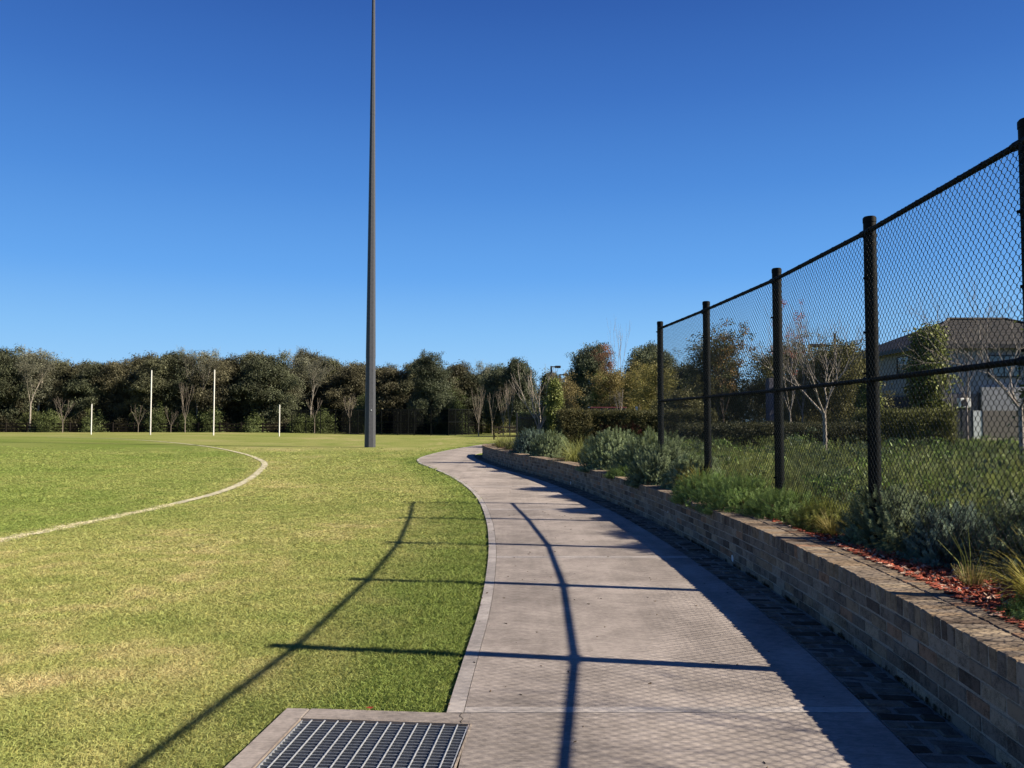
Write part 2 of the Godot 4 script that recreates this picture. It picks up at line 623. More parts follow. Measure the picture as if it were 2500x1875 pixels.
# ---------------------------------------------------------------- path
func strip(tab_l: Callable, tab_r: Callable, d0: float, d1: float, y: float, thick: float, cols: int, step: float) -> MB:   # a slab between two edges, from d0 to d1
	var b := MB.new()
	var n := maxi(1, int(ceil((d1 - d0) / step)))
	for j in n + 1:
		var d := lerpf(d0, d1, float(j) / n)
		var l: float = tab_l.call(d)
		var r: float = tab_r.call(d)
		for i in cols + 1:
			b.v.append(V(lerpf(l, r, float(i) / cols), y, d))
			b.n.append(UP)
			b.c.append(Color.WHITE)
	for j in n:
		for i in cols:
			var k := j * (cols + 1) + i
			b.ix.append_array([k, k + cols + 1, k + 1, k + 1, k + cols + 1, k + cols + 2])
	var dn := Vector3(0, -thick, 0)
	for j in n:
		var da := lerpf(d0, d1, float(j) / n)
		var db := lerpf(d0, d1, float(j + 1) / n)
		for s in [[tab_l, Vector3.LEFT], [tab_r, Vector3.RIGHT]]:
			var a := V(s[0].call(da), y, da)
			var c := V(s[0].call(db), y, db)
			b.face([a, c, c + dn, a + dn], s[1])
	for e in [[d0, Vector3.BACK], [d1, Vector3.FORWARD]]:
		var a := V(tab_l.call(e[0]), y, e[0])
		var c := V(tab_r.call(e[0]), y, e[0])
		b.face([a, c, c + dn, a + dn], e[1])
	return b


func path() -> void:
	var root := Node3D.new()
	root.name = "path"
	add_child(root)
	tag(root, "curving grey concrete footpath between the lawn and the brick garden wall", "path", "", "structure")
	var L := func(d: float) -> float: return at_d(left_xd, d)
	var Lb := func(d: float) -> float: return at_d(left_xd, d) + 0.093
	var Li := func(d: float) -> float: return at_d(left_xd, d) + 0.097
	var Rr := func(d: float) -> float: return at_d(right_xd, d)
	var Lp := func(d: float) -> float: return -0.232 - (4.35 - d) * 0.03
	part("footing", strip(L, Rr, -2.9, 69.0, -0.055, 0.2, 2, 0.8).mesh(), M.footing, root).position.x = 0.006
	var joints := [4.532, 9.62, 14.8, 20.0, 25.1, 30.3, 35.5, 40.7, 46.0, 51.2, 56.4, 62.0, 69.0]
	part("concrete_slab", strip(Lp, Rr, -2.9, 4.528, 0.0, 0.09, 3, 0.3).mesh(), M.concrete, root)
	for i in joints.size() - 1:
		var a: float = joints[i]
		var e: float = joints[i + 1]
		part("joint_margin", strip(Li, Rr, a + 0.004, a + 0.09, 0.0, 0.09, 2, 0.1).mesh(), M.smooth_concrete, root)
		part("concrete_slab", strip(Li, Rr, a + 0.09, e - 0.045, 0.0, 0.09, 3, 0.4).mesh(), M.concrete, root)
		part("joint_margin", strip(Li, Rr, e - 0.045, e - 0.004, 0.0, 0.09, 2, 0.1).mesh(), M.smooth_concrete, root)
		part("edge_band", strip(L, Lb, a + 0.004, e - 0.004, -0.001, 0.09, 1, 0.25).mesh(), M.smooth_concrete, root)


func drain_pit() -> void:
	# concrete round the pit, turned a few degrees to the path
	var ang := deg_to_rad(-5.2)
	var o := thing("drain_pit", "square stormwater pit set in a concrete surround beside the path", "drain pit", V(-0.72, 0.0, 3.94), 0.0)
	o.rotation.y = ang
	var h := 0.468
	var s := MB.new()
	s.soft_box(Vector3(-0.535, -0.045, 0.0), Vector3(0.135, 0.09, 1.24), 0.006, 0.002, R)
	part("surround", s.mesh(), M.concrete, o)
	s = MB.new()
	s.soft_box(Vector3(0.0, -0.0455, -0.55), Vector3(0.93, 0.09, 0.155), 0.006, 0.001, R)
	part("surround", s.mesh(), M.concrete, o)
	s = MB.new()
	s.soft_box(Vector3(0.0, -0.0455, 0.55), Vector3(0.93, 0.09, 0.15), 0.006, 0.001, R)
	part("surround", s.mesh(), M.concrete, o)
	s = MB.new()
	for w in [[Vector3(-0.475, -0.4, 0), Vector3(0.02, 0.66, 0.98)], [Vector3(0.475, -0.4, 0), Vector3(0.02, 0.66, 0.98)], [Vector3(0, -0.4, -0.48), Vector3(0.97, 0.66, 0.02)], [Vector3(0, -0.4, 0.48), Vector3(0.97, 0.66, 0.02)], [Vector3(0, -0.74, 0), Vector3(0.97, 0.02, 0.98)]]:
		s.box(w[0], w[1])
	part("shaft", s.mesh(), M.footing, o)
	s = MB.new()
	for w in [[Vector3(-h + 0.004, -0.027, 0), Vector3(0.008, 0.06, 2 * h)], [Vector3(h - 0.004, -0.027, 0), Vector3(0.008, 0.06, 2 * h)], [Vector3(0, -0.027, -h + 0.004), Vector3(2 * h - 0.017, 0.06, 0.008)], [Vector3(0, -0.027, h - 0.004), Vector3(2 * h - 0.017, 0.06, 0.008)]]:
		s.box(w[0], w[1])
	part("angle_frame", s.mesh(), M.pale_concrete, o)
	# the grate lies in the frame and lifts out
	var g := thing("steel_grate", "galvanised steel drain grate with twisted cross rods over the pit", "drain grate", o.position, ang)
	s = MB.new()
	var k := h - 0.02
	for w in [[Vector3(-k, -0.02, 0), Vector3(0.006, 0.036, 2 * k)], [Vector3(k, -0.02, 0), Vector3(0.006, 0.036, 2 * k)]]:
		s = MB.new()
		s.box(w[0], w[1])
		part("end_bar", s.mesh(), M.galvanised, g)
	s = MB.new()
	s.box(Vector3.ZERO, Vector3(2 * k - 0.008, 0.034, 0.0045))
	var bar := s.mesh()
	for i in 26:
		part("bearer_bar", bar, M.bearer_steel, g, Vector3(0, -0.02, -k + 0.012 + i * (2 * k - 0.024) / 25.0))
	s = MB.new()
	var p := []
	var n := 130
	for i in n + 1:
		p.append(Vector3(0, 0, -k + 0.004 + i * (2 * k - 0.008) / n))
	# a square rod twisted along its length
	var kk := s.v.size()
	for i in n + 1:
		for q in 4:
			var a := TAU * q / 4 + i * 0.42
			s.v.append(p[i] + Vector3(cos(a), sin(a), 0) * 0.005)
			s.n.append(Vector3(cos(a), sin(a), 0))
			s.c.append(Color.WHITE)
	for i in n:
		for q in 4:
			var a := kk + i * 4 + q
			var b := kk + i * 4 + (q + 1) % 4
			s.ix.append_array([a, a + 4, b, b, a + 4, b + 4])
	var rod := s.mesh()
	for i in 12:
		part("twisted_rod", rod, M.galvanised, g, Vector3(-k + (i + 0.75) * 2 * k / 12.5, 0.0005, 0))


# ---------------------------------------------------------------- brick wall and paver strip
class Line:
	var p := PackedVector3Array()
	var s := PackedFloat32Array()

	func _init(tab: Array, f: Callable) -> void:
		var d: float = tab[0].y
		var end: float = tab[tab.size() - 1].y
		while d <= end:
			p.append(Vector3(f.call(tab, d), 0, -d))
			s.append(0.0 if s.is_empty() else s[-1] + p[-1].distance_to(p[-2]))
			d += 0.05

	func at(t: float) -> Array:   # [point, direction]
		var i := clampi(s.bsearch(t), 1, s.size() - 1)
		var u := clampf((t - s[i - 1]) / (s[i] - s[i - 1]), 0.0, 1.0)
		var a := p[maxi(i - 6, 0)]
		var b := p[mini(i + 5, p.size() - 1)]
		return [p[i - 1].lerp(p[i], u), (b - a).normalized()]


func garden_wall() -> void:
	var W := Line.new(wall_xd, at_d)
	var total: float = W.s[-1]
	var root := thing("brick_wall", "low curved garden wall of tan bricks with a brick coping", "wall")
	# mortar core
	var b := MB.new()
	var n := int(total / 0.2)
	for i in n:
		var q := []
		for e in [i, i + 1]:
			var a := W.at(total * e / n)
			var t: Vector3 = a[1]
			var inn := Vector3(-t.z, 0, t.x)
			q.append([a[0] + inn * 0.007, a[0] + inn * 0.408, inn])
		var y0 := Vector3(0, -0.06, 0)
		var y1 := Vector3(0, 0.505, 0)
		b.face([q[0][0] + y0, q[1][0] + y0, q[1][0] + y1, q[0][0] + y1], -q[0][2])
		b.face([q[0][1] + y0, q[1][1] + y0, q[1][1] + y1, q[0][1] + y1], q[0][2])
		b.face([q[0][0] + y1, q[1][0] + y1, q[1][1] + y1, q[0][1] + y1], UP)
		if i == n - 1:
			b.face([q[1][0] + y0, q[1][1] + y0, q[1][1] + y1, q[1][0] + y1], Vector3.FORWARD)
	part("mortar", b.mesh(), M.mortar, root)
	# the far end turns into the bed
	b = MB.new()
	b.box(V(3.0, 0.2, 39.12), Vector3(8.5, 0.62, 0.23))
	part("end_return", b.mesh(), M.brick2, root)
	var shapes := []
	var cop_a := []
	var cop_b := []
	for i in 6:
		b = MB.new()
		b.soft_box(Vector3.ZERO, Vector3(0.11, 0.0755, 0.23), 0.005, 0.0028, R)
		shapes.append(b.mesh())
		b = MB.new()
		b.soft_box(Vector3.ZERO, Vector3(0.228, 0.108, 0.0765), 0.006, 0.003, R)
		cop_a.append(b.mesh())
		b = MB.new()
		b.soft_box(Vector3.ZERO, Vector3(0.176, 0.108, 0.0765), 0.006, 0.003, R)
		cop_b.append(b.mesh())
	var tones := [0, 0, 1, 1, 2, 2, 2, 3, 4, 5, 5, 6, 6, 7]
	var rest := []
	var tint := PackedColorArray()
	for c in 5:
		var s := 0.1 + (0.12 if c % 2 else 0.0)
		var made := 0
		while s < total - 0.12:
			var a := W.at(s)
			var t: Vector3 = a[1]
			var inn := Vector3(-t.z, 0, t.x)
			var at: Vector3 = a[0] + inn * (0.0555 + R.randf_range(-0.003, 0.003)) + UP * (0.018 + c * 0.0855 + R.randf_range(-0.003, 0.003))
			var bs := Basis(inn, UP, -t).rotated(UP, R.randf_range(-0.012, 0.012))
			var k: int = tones[R.randi() % tones.size()]
			var d := -at.z
			if d > 2.8 and made < 60:
				made += 1
				var o := part("brick", shapes[R.randi() % 6], M["brick%d" % k], root)
				o.transform = Transform3D(bs, at)
			else:
				rest.append(Transform3D(bs, at))
				tint.append(M["brick%d" % k].albedo_color.srgb_to_linear())
			s += R.randf_range(0.237, 0.246)
	tag(many("brickwork", shapes[0], M.brick_tinted, rest, tint, root), "", "", "", "stuff")
	rest = []
	tint = PackedColorArray()
	var s := 0.05
	var made := 0
	while s < total - 0.04:
		var a := W.at(s)
		var t: Vector3 = a[1]
		var inn := Vector3(-t.z, 0, t.x)
		var bs := Basis(inn, UP, -t)
		for w in [[0.113, cop_a], [0.326, cop_b]]:
			var at: Vector3 = a[0] + inn * (w[0] + R.randf_range(-0.003, 0.003)) + UP * (0.459 + R.randf_range(-0.0025, 0.0025))
			var k: int = tones[R.randi() % tones.size()]
			if -at.z > 2.9 and made < 300:
				made += 1
				var o := part("coping_brick", w[1][R.randi() % 6], M["brick%d" % k], root)
				o.transform = Transform3D(bs.rotated(UP, R.randf_range(-0.01, 0.01)), at)
			else:
				rest.append(Transform3D(bs * Basis.from_scale(Vector3(1.0 if w[0] < 0.2 else 0.77, 1, 1)), at))
				tint.append(M["brick%d" % k].albedo_color.srgb_to_linear())
		s += 0.0865
	tag(many("coping_run", cop_a[0], M.brick_tinted, rest, tint, root), "", "", "", "stuff")
	# pale paint daubs on the face
	for w in [[9.15, 0.07, 0.045], [12.2, 0.25, 0.02], [20.4, 0.06, 0.05]]:
		var sp := MB.new()
		var a := W.at(W.s[W.p.size() - 1] * 0.0 + w[0] + 3.0)
		var t: Vector3 = a[1]
		var inn := Vector3(-t.z, 0, t.x)
		var q := []
		for i in 9:
			var an := TAU * i / 9
			q.append(a[0] - inn * 0.0045 + t * cos(an) * w[2] * R.randf_range(0.7, 1.1) + UP * (w[1] + sin(an) * w[2] * R.randf_range(0.6, 1.1)))
		sp.face(q, -inn)
		part("paint_daub", sp.mesh(), M.panel_pale, root)
	# paver strip at the foot of the wall
	var ps := thing("paver_strip", "narrow strip of dark worn brick pavers at the foot of the wall", "paving")
	ps.set_meta("kind", "structure")
	var Ra := func(d: float) -> float: return at_d(right_xd, d) + 0.014
	var Wa := func(d: float) -> float: return at_d(wall_xd, d) + 0.003
	part("mortar_bed", strip(Ra, Wa, -2.8, 38.9, -0.0085, 0.08, 1, 0.3).mesh(), M.paver_mortar, ps)
	var long_ := []
	var short_ := []
	for i in 6:
		b = MB.new()
		b.soft_box(Vector3.ZERO, Vector3(0.214, 0.06, 0.092), 0.009, 0.006, R)
		long_.append(b.mesh())
		b = MB.new()
		b.soft_box(Vector3.ZERO, Vector3(0.106, 0.06, 0.092), 0.009, 0.006, R)
		short_.append(b.mesh())
	rest = []
	tint = PackedColorArray()
	made = 0
	s = 0.1
	var row := 0
	while s < total - 0.1:
		var a := W.at(s)
		var t: Vector3 = a[1]
		var inn := Vector3(-t.z, 0, t.x)
		var flip := row % 2 == 0
		if R.randf() < 0.15:
			flip = not flip
		for e in 2:
			var lg := (e == 0) == flip
			var off := (-0.255 if e == 0 else -0.079) if lg else (-0.31 if e == 0 else -0.134)
			if lg and e == 1:
				off = -0.128
			if not lg and e == 1:
				off = -0.072
			if e == 0:
				off = -0.252 if lg else -0.308
			var at: Vector3 = a[0] + inn * (off + R.randf_range(-0.004, 0.004)) + UP * (-0.033 + R.randf_range(-0.004, 0.003))
			var bs := Basis(inn, UP, -t).rotated(UP, R.randf_range(-0.02, 0.02))
			var k := R.randi() % 6
			if -at.z > 3.0 and made < 300:
				made += 1
				var o := part("paver", (long_ if lg else short_)[R.randi() % 6], M["paver%d" % k], ps)
				o.transform = Transform3D(bs, at)
			else:
				rest.append(Transform3D(bs * Basis.from_scale(Vector3(1.0 if lg else 0.5, 1, 1)), at))
				tint.append(M["paver%d" % k].albedo_color.srgb_to_linear())
		s += 0.1085
		row += 1
	tag(many("paver_run", long_[0], M.brick_tinted, rest, tint, ps), "", "", "", "stuff")


func garden_bed() -> void:
	var b := MB.new()
	var offs := [0.0, 0.08, 0.2, 0.35, 0.5, 0.7, 0.9, 1.3, 1.8, 2.5, 3.5, 5.0, 7.0, 10.0, 15.0, 22.0, 32.0, 45.0, 65.0]
	var n := 86
	for j in n + 1:
		var d := -4.0 + 43.0 * j / n
		for o in offs:
			var x: float = at_d(wall_xd, d) + 0.41 + o
			b.v.append(V(x, bed(x, d) + 0.03 * n_mid.get_noise_2d(x * 4, d * 4) * ss(0.0, 0.3, o), d))
			b.n.append(UP)
			b.c.append(Color.WHITE)
	var w := offs.size()
	for j in n:
		for i in w - 1:
			var k := j * w + i
			b.ix.append_array([k, k + w, k + 1, k + 1, k + w, k + w + 1])
	tag(top("garden_soil", b.mesh(), M.soil), "dark mulched soil of the raised garden behind the wall", "soil", "", "structure")
	# bark chips
	var chips := []
	for s in 3:
		var c := MB.new()
		c.soft_box(Vector3.ZERO, Vector3(R.randf_range(0.035, 0.06), 0.004, R.randf_range(0.012, 0.022)), 0.002, 0.004, R)
		chips.append(c.mesh())
	var root := thing("bark_mulch", "loose red bark mulch chips spread along the top of the wall", "mulch")
	root.set_meta("kind", "stuff")
	var where := [[], [], []]
	var cols := [PackedColorArray(), PackedColorArray(), PackedColorArray()]
	for i in 20000:
		var d := R.randf_range(2.2, 15.0) if i < 8000 else R.randf_range(2.4, 8.0)
		var o := R.randf_range(0.0, 1.1)
		if R.randf() < 0.03:
			o = R.randf_range(-0.07, 0.0)
		var x := at_d(wall_xd, d) + 0.415 + o
		var y := (bed(x, d) + R.randf_range(0.0, 0.03)) if o > 0.0 else 0.52
		var k := i % 3
		where[k].append(Transform3D(Basis.from_euler(Vector3(R.randf_range(-0.6, 0.6), R.randf() * TAU, R.randf_range(-0.6, 0.6)) * (1.0 if o > 0.0 else 0.15)) * Basis.from_scale(Vector3.ONE * R.randf_range(0.6, 1.35)), V(x, y, d)))
		var v := R.randf_range(0.5, 1.4)
		cols[k].append(Color(0.25 * v, 0.06 * v, 0.034 * v) if R.randf() < 0.78 else Color(0.38 * v, 0.26 * v, 0.2 * v))
	for k in 3:
		tag(many("mulch_chips", chips[k], M.mulch, where[k], cols[k], root), "", "", "", "stuff")


# ---------------------------------------------------------------- chain link fence
func mesh_fence() -> void:
	var root := thing("chain_link_fence", "tall black chain link fence on round posts standing in the raised garden", "fence")
	var P := []
	for f in fence_xd:
		P.append(V(f.x, 0.0, f.y))
	var b := MB.new()
	b.tube([Vector3(0, 0.2, 0), Vector3(0, 3.47, 0)], [0.057, 0.057], 20)
	b.tube([Vector3(0, 3.45, 0), Vector3(0, 3.492, 0), Vector3(0, 3.505, 0)], [0.0605, 0.0605, 0.05], 20)
	var post := b.mesh()
	var band := MB.new()
	band.tube([Vector3(0, -0.014, 0), Vector3(0, 0.014, 0)], [0.0595, 0.0595], 20)
	band.box(Vector3(-0.066, 0, 0.02), Vector3(0.024, 0.02, 0.012))
	var clamp_ := band.mesh()
	for p in P:
		part("post", post, M.black_coat, root, p)
		for h in [0.9, 1.45, 2.02, 2.45, 2.9, 3.3]:
			var cl := part("clamp_band", clamp_, M.black_coat, root, p + UP * (h + R.randf_range(-0.03, 0.03)))
			cl.rotation.y = R.randf_range(-0.5, 0.5)
	# one bay of mesh, 2.6 m by 2.85 m: every wire zigzags up and hooks its neighbours
	b = MB.new()
	var step := 0.035
	var rows := 81
	var nw := int(2.6 / step)
	for k in nw:
		var pts := []
		var rad := []
		for j in rows + 1:
			var right := (j + k) % 2 == 0
			var x: float = k * step + (step + 0.0035 if right else -0.0035)
			var y: float = 0.53 + j * step + R.randf_range(-0.001, 0.001)
			var z := 0.0035 if right else -0.0035
			pts.append(Vector3(x, y - 0.005, z * 0.4))
			pts.append(Vector3(x, y + 0.005, -z * 0.4))
			rad.append_array([0.0024, 0.0024])
		b.tube(pts, rad, 4, false)
	var net := b.mesh()
	for i in P.size() - 1:
		var a: Vector3 = P[i]
		var c: Vector3 = P[i + 1]
		var t := (c - a).normalized()
		var len_ := a.distance_to(c)
		var side := t.cross(UP)            # +x side; the mesh hangs on the path side
		for h in [1.98, 3.36]:
			var rb := MB.new()
			rb.tube([Vector3.ZERO, t * len_], [0.0225, 0.0225], 14)
			var u := 0.12
			while u < len_:
				rb.tube([t * u, t * (u + 0.007)], [0.0265, 0.0265], 10)
				u += R.randf_range(0.28, 0.36)
			for e in [0.0, len_]:
				rb.tube([t * (e - (0.0 if e == 0.0 else 0.1)), t * (e + (0.1 if e == 0.0 else 0.0))], [0.03, 0.03], 12)
			part("top_rail" if h > 3.0 else "mid_rail", rb.mesh(), M.black_coat, root, a + UP * h - side * 0.03)
		var o := part("wire_mesh", net, M.wire_coat, root)
		o.transform = Transform3D(Basis(t * len_ / 2.6, UP, side), a - side * 0.06)
		var tw := MB.new()
		tw.tube([Vector3.ZERO, t * len_], [0.0028, 0.0028], 6)
		part("tension_wire", tw.mesh(), M.wire_coat, root, a + UP * 0.54 - side * 0.062)


# ---------------------------------------------------------------- plants
func sprig(leaves: int, ll: float, lw: float, len_: float, open: float) -> ArrayMesh:   # a stem with narrow leaves all round it
	var b := MB.new()
	var bend := Vector3(R.randf_range(-0.2, 0.2), 1, R.randf_range(-0.2, 0.2)).normalized()
	b.tube([Vector3.ZERO, bend * len_], [0.0016, 0.0008], 3, false, Color(0.8, 0.7, 0.6))
	for i in leaves:
		var f := pow((i + 0.5) / leaves, 0.8)
		var a := i * 2.4 + R.randf_range(-0.4, 0.4)
		var o := Vector3(cos(a), 0, sin(a))
		var dir := (o * open + UP * R.randf_range(0.35, 0.9)).normalized()
		var v := R.randf_range(0.8, 1.2)
		b.leaf(bend * len_ * f, dir, dir.cross(UP).normalized(), ll * R.randf_range(0.75, 1.2) * (1.1 - 0.3 * f), lw, Color(v, v, v * R.randf_range(0.85, 1.05)))
	return b.mesh()


func blade_tuft(blades: int, l: float, w: float, spread: float, stiff: float, straw: float) -> ArrayMesh:   # a strappy clump; colours are set by the copy
	var b := MB.new()
	for i in blades:
		var a := R.randf() * TAU
		var o := Vector3(cos(a), 0, sin(a))
		var out := spread * sqrt(R.randf())
		var p0 := o * 0.12 * R.randf() * l
		var ln := l * R.randf_range(0.55, 1.15)
		var pts := []
		var ws := []
		var dir := (UP + o * out * 0.7).normalized()
		var p := p0
		for k in 6:
			pts.append(p)
			ws.append(w * (1.0 - 0.9 * pow(k / 5.0, 2.0)))
			p += dir * ln / 5.0
			dir = (dir + (o * out * 0.5 - UP * (1.0 - stiff) * 0.55 * (0.4 + out)) * (k + 1) * 0.22).normalized()
		var v := R.randf_range(0.6, 1.35)
		var col := Color(v, v, v)
		if R.randf() < straw:
			col = Color(v * 1.9, v * 1.25, v * 0.9)
		b.ribbon(pts, ws, o.cross(UP).normalized(), col)
	return b.mesh()


func foliage_shell(mesh: Mesh, rad: Vector3, count: int, depth: float, lump: float, size: float, col: Color, var_: float, seed_: int, up_bias := 0.6) -> Array:   # [transforms, colours] over a lumpy dome
	var nz := FastNoiseLite.new()
	nz.seed = seed_
	nz.frequency = 1.4
	var w := []
	var c := PackedColorArray()
	for i in count:
		var z := R.randf_range(-0.25, 1.0)
		var a := R.randf() * TAU
		var q := sqrt(maxf(0.0, 1.0 - z * z))
		var o := Vector3(cos(a) * q, z, sin(a) * q)
		var k := (1.0 + lump * nz.get_noise_3dv(o * 1.6)) * (1.0 - depth * pow(R.randf(), 1.6))
		var p := Vector3(o.x * rad.x, maxf(0.02, o.y * rad.y), o.z * rad.z) * k
		var y := (o * Vector3(1, 0.6, 1) + UP * up_bias + Vector3(R.randf_range(-1, 1), R.randf_range(-0.3, 0.6), R.randf_range(-1, 1)) * 0.5).normalized()
		var x := y.cross(Vector3(R.randf_range(-1, 1), R.randf_range(-1, 1), R.randf_range(-1, 1))).normalized()
		var s := size * R.randf_range(0.75, 1.35)
		w.append(Transform3D(Basis(x, y, x.cross(y)) * Basis.from_scale(Vector3.ONE * s), p - y * s * 0.05))
		var v := 1.0 + var_ * (nz.get_noise_3dv(p * 3.0) * 1.2 + R.randf_range(-0.5, 0.5))
		c.append(Color(col.r * v, col.g * v, col.b * v * R.randf_range(0.9, 1.1)))
	return [w, c]


func shrub(called: String, label: String, group: String, at: Vector3, rad: Vector3, mesh: Mesh, count: int, size: float, col: Color, m: Material, lump := 0.25, var_ := 0.3, depth := 0.5) -> Node3D:
	var o := thing(called, label, "shrub", at, 0.0, group)
	var f := foliage_shell(mesh, rad, count, depth, lump, size, col, var_, R.randi() % 1000)
	many("foliage", mesh, m, f[0], f[1], o)
	var b := MB.new()
	for i in 7:
		var a := TAU * i / 7.0 + R.randf()
		var e := Vector3(cos(a) * rad.x * 0.6, rad.y * R.randf_range(0.5, 0.75), sin(a) * rad.z * 0.6)
		b.tube([Vector3(0, -0.05, 0), e * Vector3(0.3, 0.5, 0.3), e], [0.012, 0.009, 0.004], 5, false)
	part("stems", b.mesh(), M.twig, o)
	return o


func planting() -> void:
	var grey := []
	for i in 3:
		grey.append(sprig(40, 0.024, 0.0038, 0.105, 1.25))
	var fine := sprig(34, 0.026, 0.003, 0.11, 1.4)
	var G := "grey green rosemary-like shrubs along the wall"
	var gc := Color(0.15, 0.195, 0.1)
	var rows := [
		[V(0.75, 0.46, 28.2), Vector3(0.75, 0.85, 0.8), "blue green domed shrub between two strappy tussocks near the far end of the wall"],
		[V(1.25, 0.46, 25.8), Vector3(0.7, 0.78, 0.7), "blue green shrub close behind the arching yellow green tussock on the wall"],
		[V(2.35, 0.46, 18.9), Vector3(0.8, 0.92, 0.85), "large silvery domed shrub right of the arching tussock, spiky on top"],
		[V(2.95, 0.46, 17.0), Vector3(0.85, 0.9, 0.8), "large silvery shrub at the foot of the last fence post"],
		[V(2.6, 0.46, 14.4), Vector3(0.55, 0.66, 0.62), "dark grey green shrub overhanging the coping before the second last post"],
		[V(2.95, 0.46, 13.2), Vector3(0.5, 0.55, 0.5), "low grey shrub behind the short yellow tussock"],
		[V(3.4, 0.46, 7.35), Vector3(0.4, 0.52, 0.5), "dark bushy shrub against the post beside the bare mulch"],
		[V(3.5, 0.46, 6.5), Vector3(0.36, 0.45, 0.42), "small blue tinged shrub in the middle of the nearest planting"],
		[V(3.82, 0.46, 6.0), Vector3(0.45, 0.56, 0.5), "dark grey shrub caught in the fence mesh above the small tuft"],
		[V(3.92, 0.46, 5.2), Vector3(0.42, 0.5, 0.45), "grey green shrub with one yellow flower beyond the fence mesh"]]
	for i in rows.size():
		var r = rows[i]
		var c := gc * R.randf_range(0.8, 1.15)
		if i in [4, 6, 8, 9]:
			c = Color(0.125, 0.165, 0.09)
		if i in [0, 7]:
			c = Color(0.1, 0.145, 0.115)
		shrub("grey_shrub", r[2], G, r[0], r[1], grey[i % 3], int(2100 * (r[1].x + 0.3) * (r[1].y + 0.35)), 1.0 if i > 5 else 1.25, c, M.grey_leaf, 0.3)
	# fine leaved bright green cover
	var gg := Color(0.115, 0.18, 0.05)
	var low := [
		[V(2.3, 0.46, 16.35), Vector3(0.42, 0.2, 0.42), "bright green low plant spilling over the coping below the silvery shrubs"],
		[V(2.75, 0.46, 11.4), Vector3(0.5, 0.42, 0.6), "feathery green mound just right of the short yellow tussock"],
		[V(2.85, 0.46, 10.2), Vector3(0.52, 0.44, 0.6), "widest feathery green mound, at the foot of the middle fence post"],
		[V(3.1, 0.46, 9.35), Vector3(0.42, 0.34, 0.5), "low feathery green mound next to the first bare strip of red mulch"],
		[V(3.25, 0.46, 8.45), Vector3(0.36, 0.3, 0.4), "yellowish green fine leaved mound between the mulch and a fence post"],
		[V(2.98, 0.46, 4.5), Vector3(0.24, 0.12, 0.3), "small flat green plant on the mulch at the near end of the bed"]]
	for i in low.size():
		var r = low[i]
		shrub("feathery_shrub", r[2], "low feathery green plants behind the coping", r[0], r[1], fine, int(2600 * (r[1].x + 0.2) * (r[1].y + 0.35)), 0.9, Color(0.15, 0.17, 0.035) if i == 4 else gg * R.randf_range(0.85, 1.2), M.leaf, 0.35)
	# strappy tussocks
	var tus := [blade_tuft(420, 0.95, 0.0055, 1.9, 0.1, 0.15), blade_tuft(380, 0.62, 0.0042, 1.2, 0.4, 0.3), blade_tuft(360, 0.95, 0.005, 1.6, 0.2, 0.1)]
	var tr := [
		[V(-0.5, 0.46, 35.3), 1.0, 0, Color(0.17, 0.18, 0.05), "yellow green tussock on the very tip of the wall beside the path bend"],
		[V(-0.1, 0.46, 33.2), 1.1, 2, Color(0.16, 0.17, 0.055), "olive tussock next to the one on the wall tip"],
		[V(0.35, 0.46, 31.0), 1.05, 0, Color(0.15, 0.165, 0.05), "broad olive tussock left of the blue green domed shrub"],
		[V(0.9, 0.46, 33.5), 1.1, 2, Color(0.14, 0.15, 0.05), "olive tussock behind the broad one near the wall tip"],
		[V(1.72, 0.46, 22.6), 1.05, 0, Color(0.22, 0.235, 0.07), "large arching yellow green tussock hanging over the coping"],
		[V(2.1, 0.46, 23.8), 1.1, 2, Color(0.15, 0.17, 0.05), "green tussock tucked behind the large arching one"],
		[V(2.84, 0.46, 12.2), 0.95, 1, Color(0.24, 0.22, 0.045), "short yellow tussock at the foot of the second last fence post"],
		[V(3.12, 0.46, 7.95), 0.55, 1, Color(0.23, 0.2, 0.06), "small straw tipped tussock beside the wall coping under a post"],
		[V(3.16, 0.46, 4.82), 0.85, 1, Color(0.3, 0.27, 0.05), "bright yellow green tussock nearest the camera at the fence foot"]]
	for r in tr:
		var o := thing("strappy_tussock", r[4], "tussock", r[0], R.randf() * TAU, "strappy tussocks in the wall garden")
		many("blades", tus[r[2]], M.leaf, [Transform3D(Basis.from_scale(Vector3.ONE * r[1]), Vector3.ZERO)], PackedColorArray([r[3]]), o)
	# the cut tuft with a few tall stalks in the mulch
	var cut := thing("cut_tuft", "clipped straw tuft with a few tall green stalks in the red mulch", "tussock", V(3.12, 0.47, 5.55))
	var b := MB.new()
	for i in 150:
		var a := R.randf() * TAU
		var o := Vector3(cos(a), 0, sin(a)) * sqrt(R.randf())
		var top_ := o * 0.13 + UP * R.randf_range(0.09, 0.16)
		var v := R.randf_range(0.6, 1.2)
		b.ribbon([o * 0.06, o * 0.09 + UP * 0.07, top_], [0.0022, 0.002, 0.0016], o.cross(UP).normalized() if o.length() > 0.01 else Vector3.RIGHT, Color(0.32 * v, 0.25 * v, 0.11 * v) if R.randf() < 0.7 else Color(0.2 * v, 0.2 * v, 0.05 * v))
	part("clipped_blades", b.mesh(), M.leaf, cut)
	b = MB.new()
	for w in [[-0.09, 0.38], [-0.13, 0.45], [-0.05, 0.34], [-0.02, 0.43], [-0.16, 0.33], [0.04, 0.24], [0.09, 0.2]]:
		b.ribbon([Vector3(w[0] * 0.2, 0, 0), Vector3(w[0] * 0.6, w[1] * 0.55, 0.01), Vector3(w[0] * 1.5, w[1], 0.02)], [0.0035, 0.003, 0.0008], Vector3.BACK.rotated(UP, R.randf_range(0.7, 2.2)), Color(0.2, 0.23, 0.06))
	part("stalks", b.mesh(), M.leaf, cut)
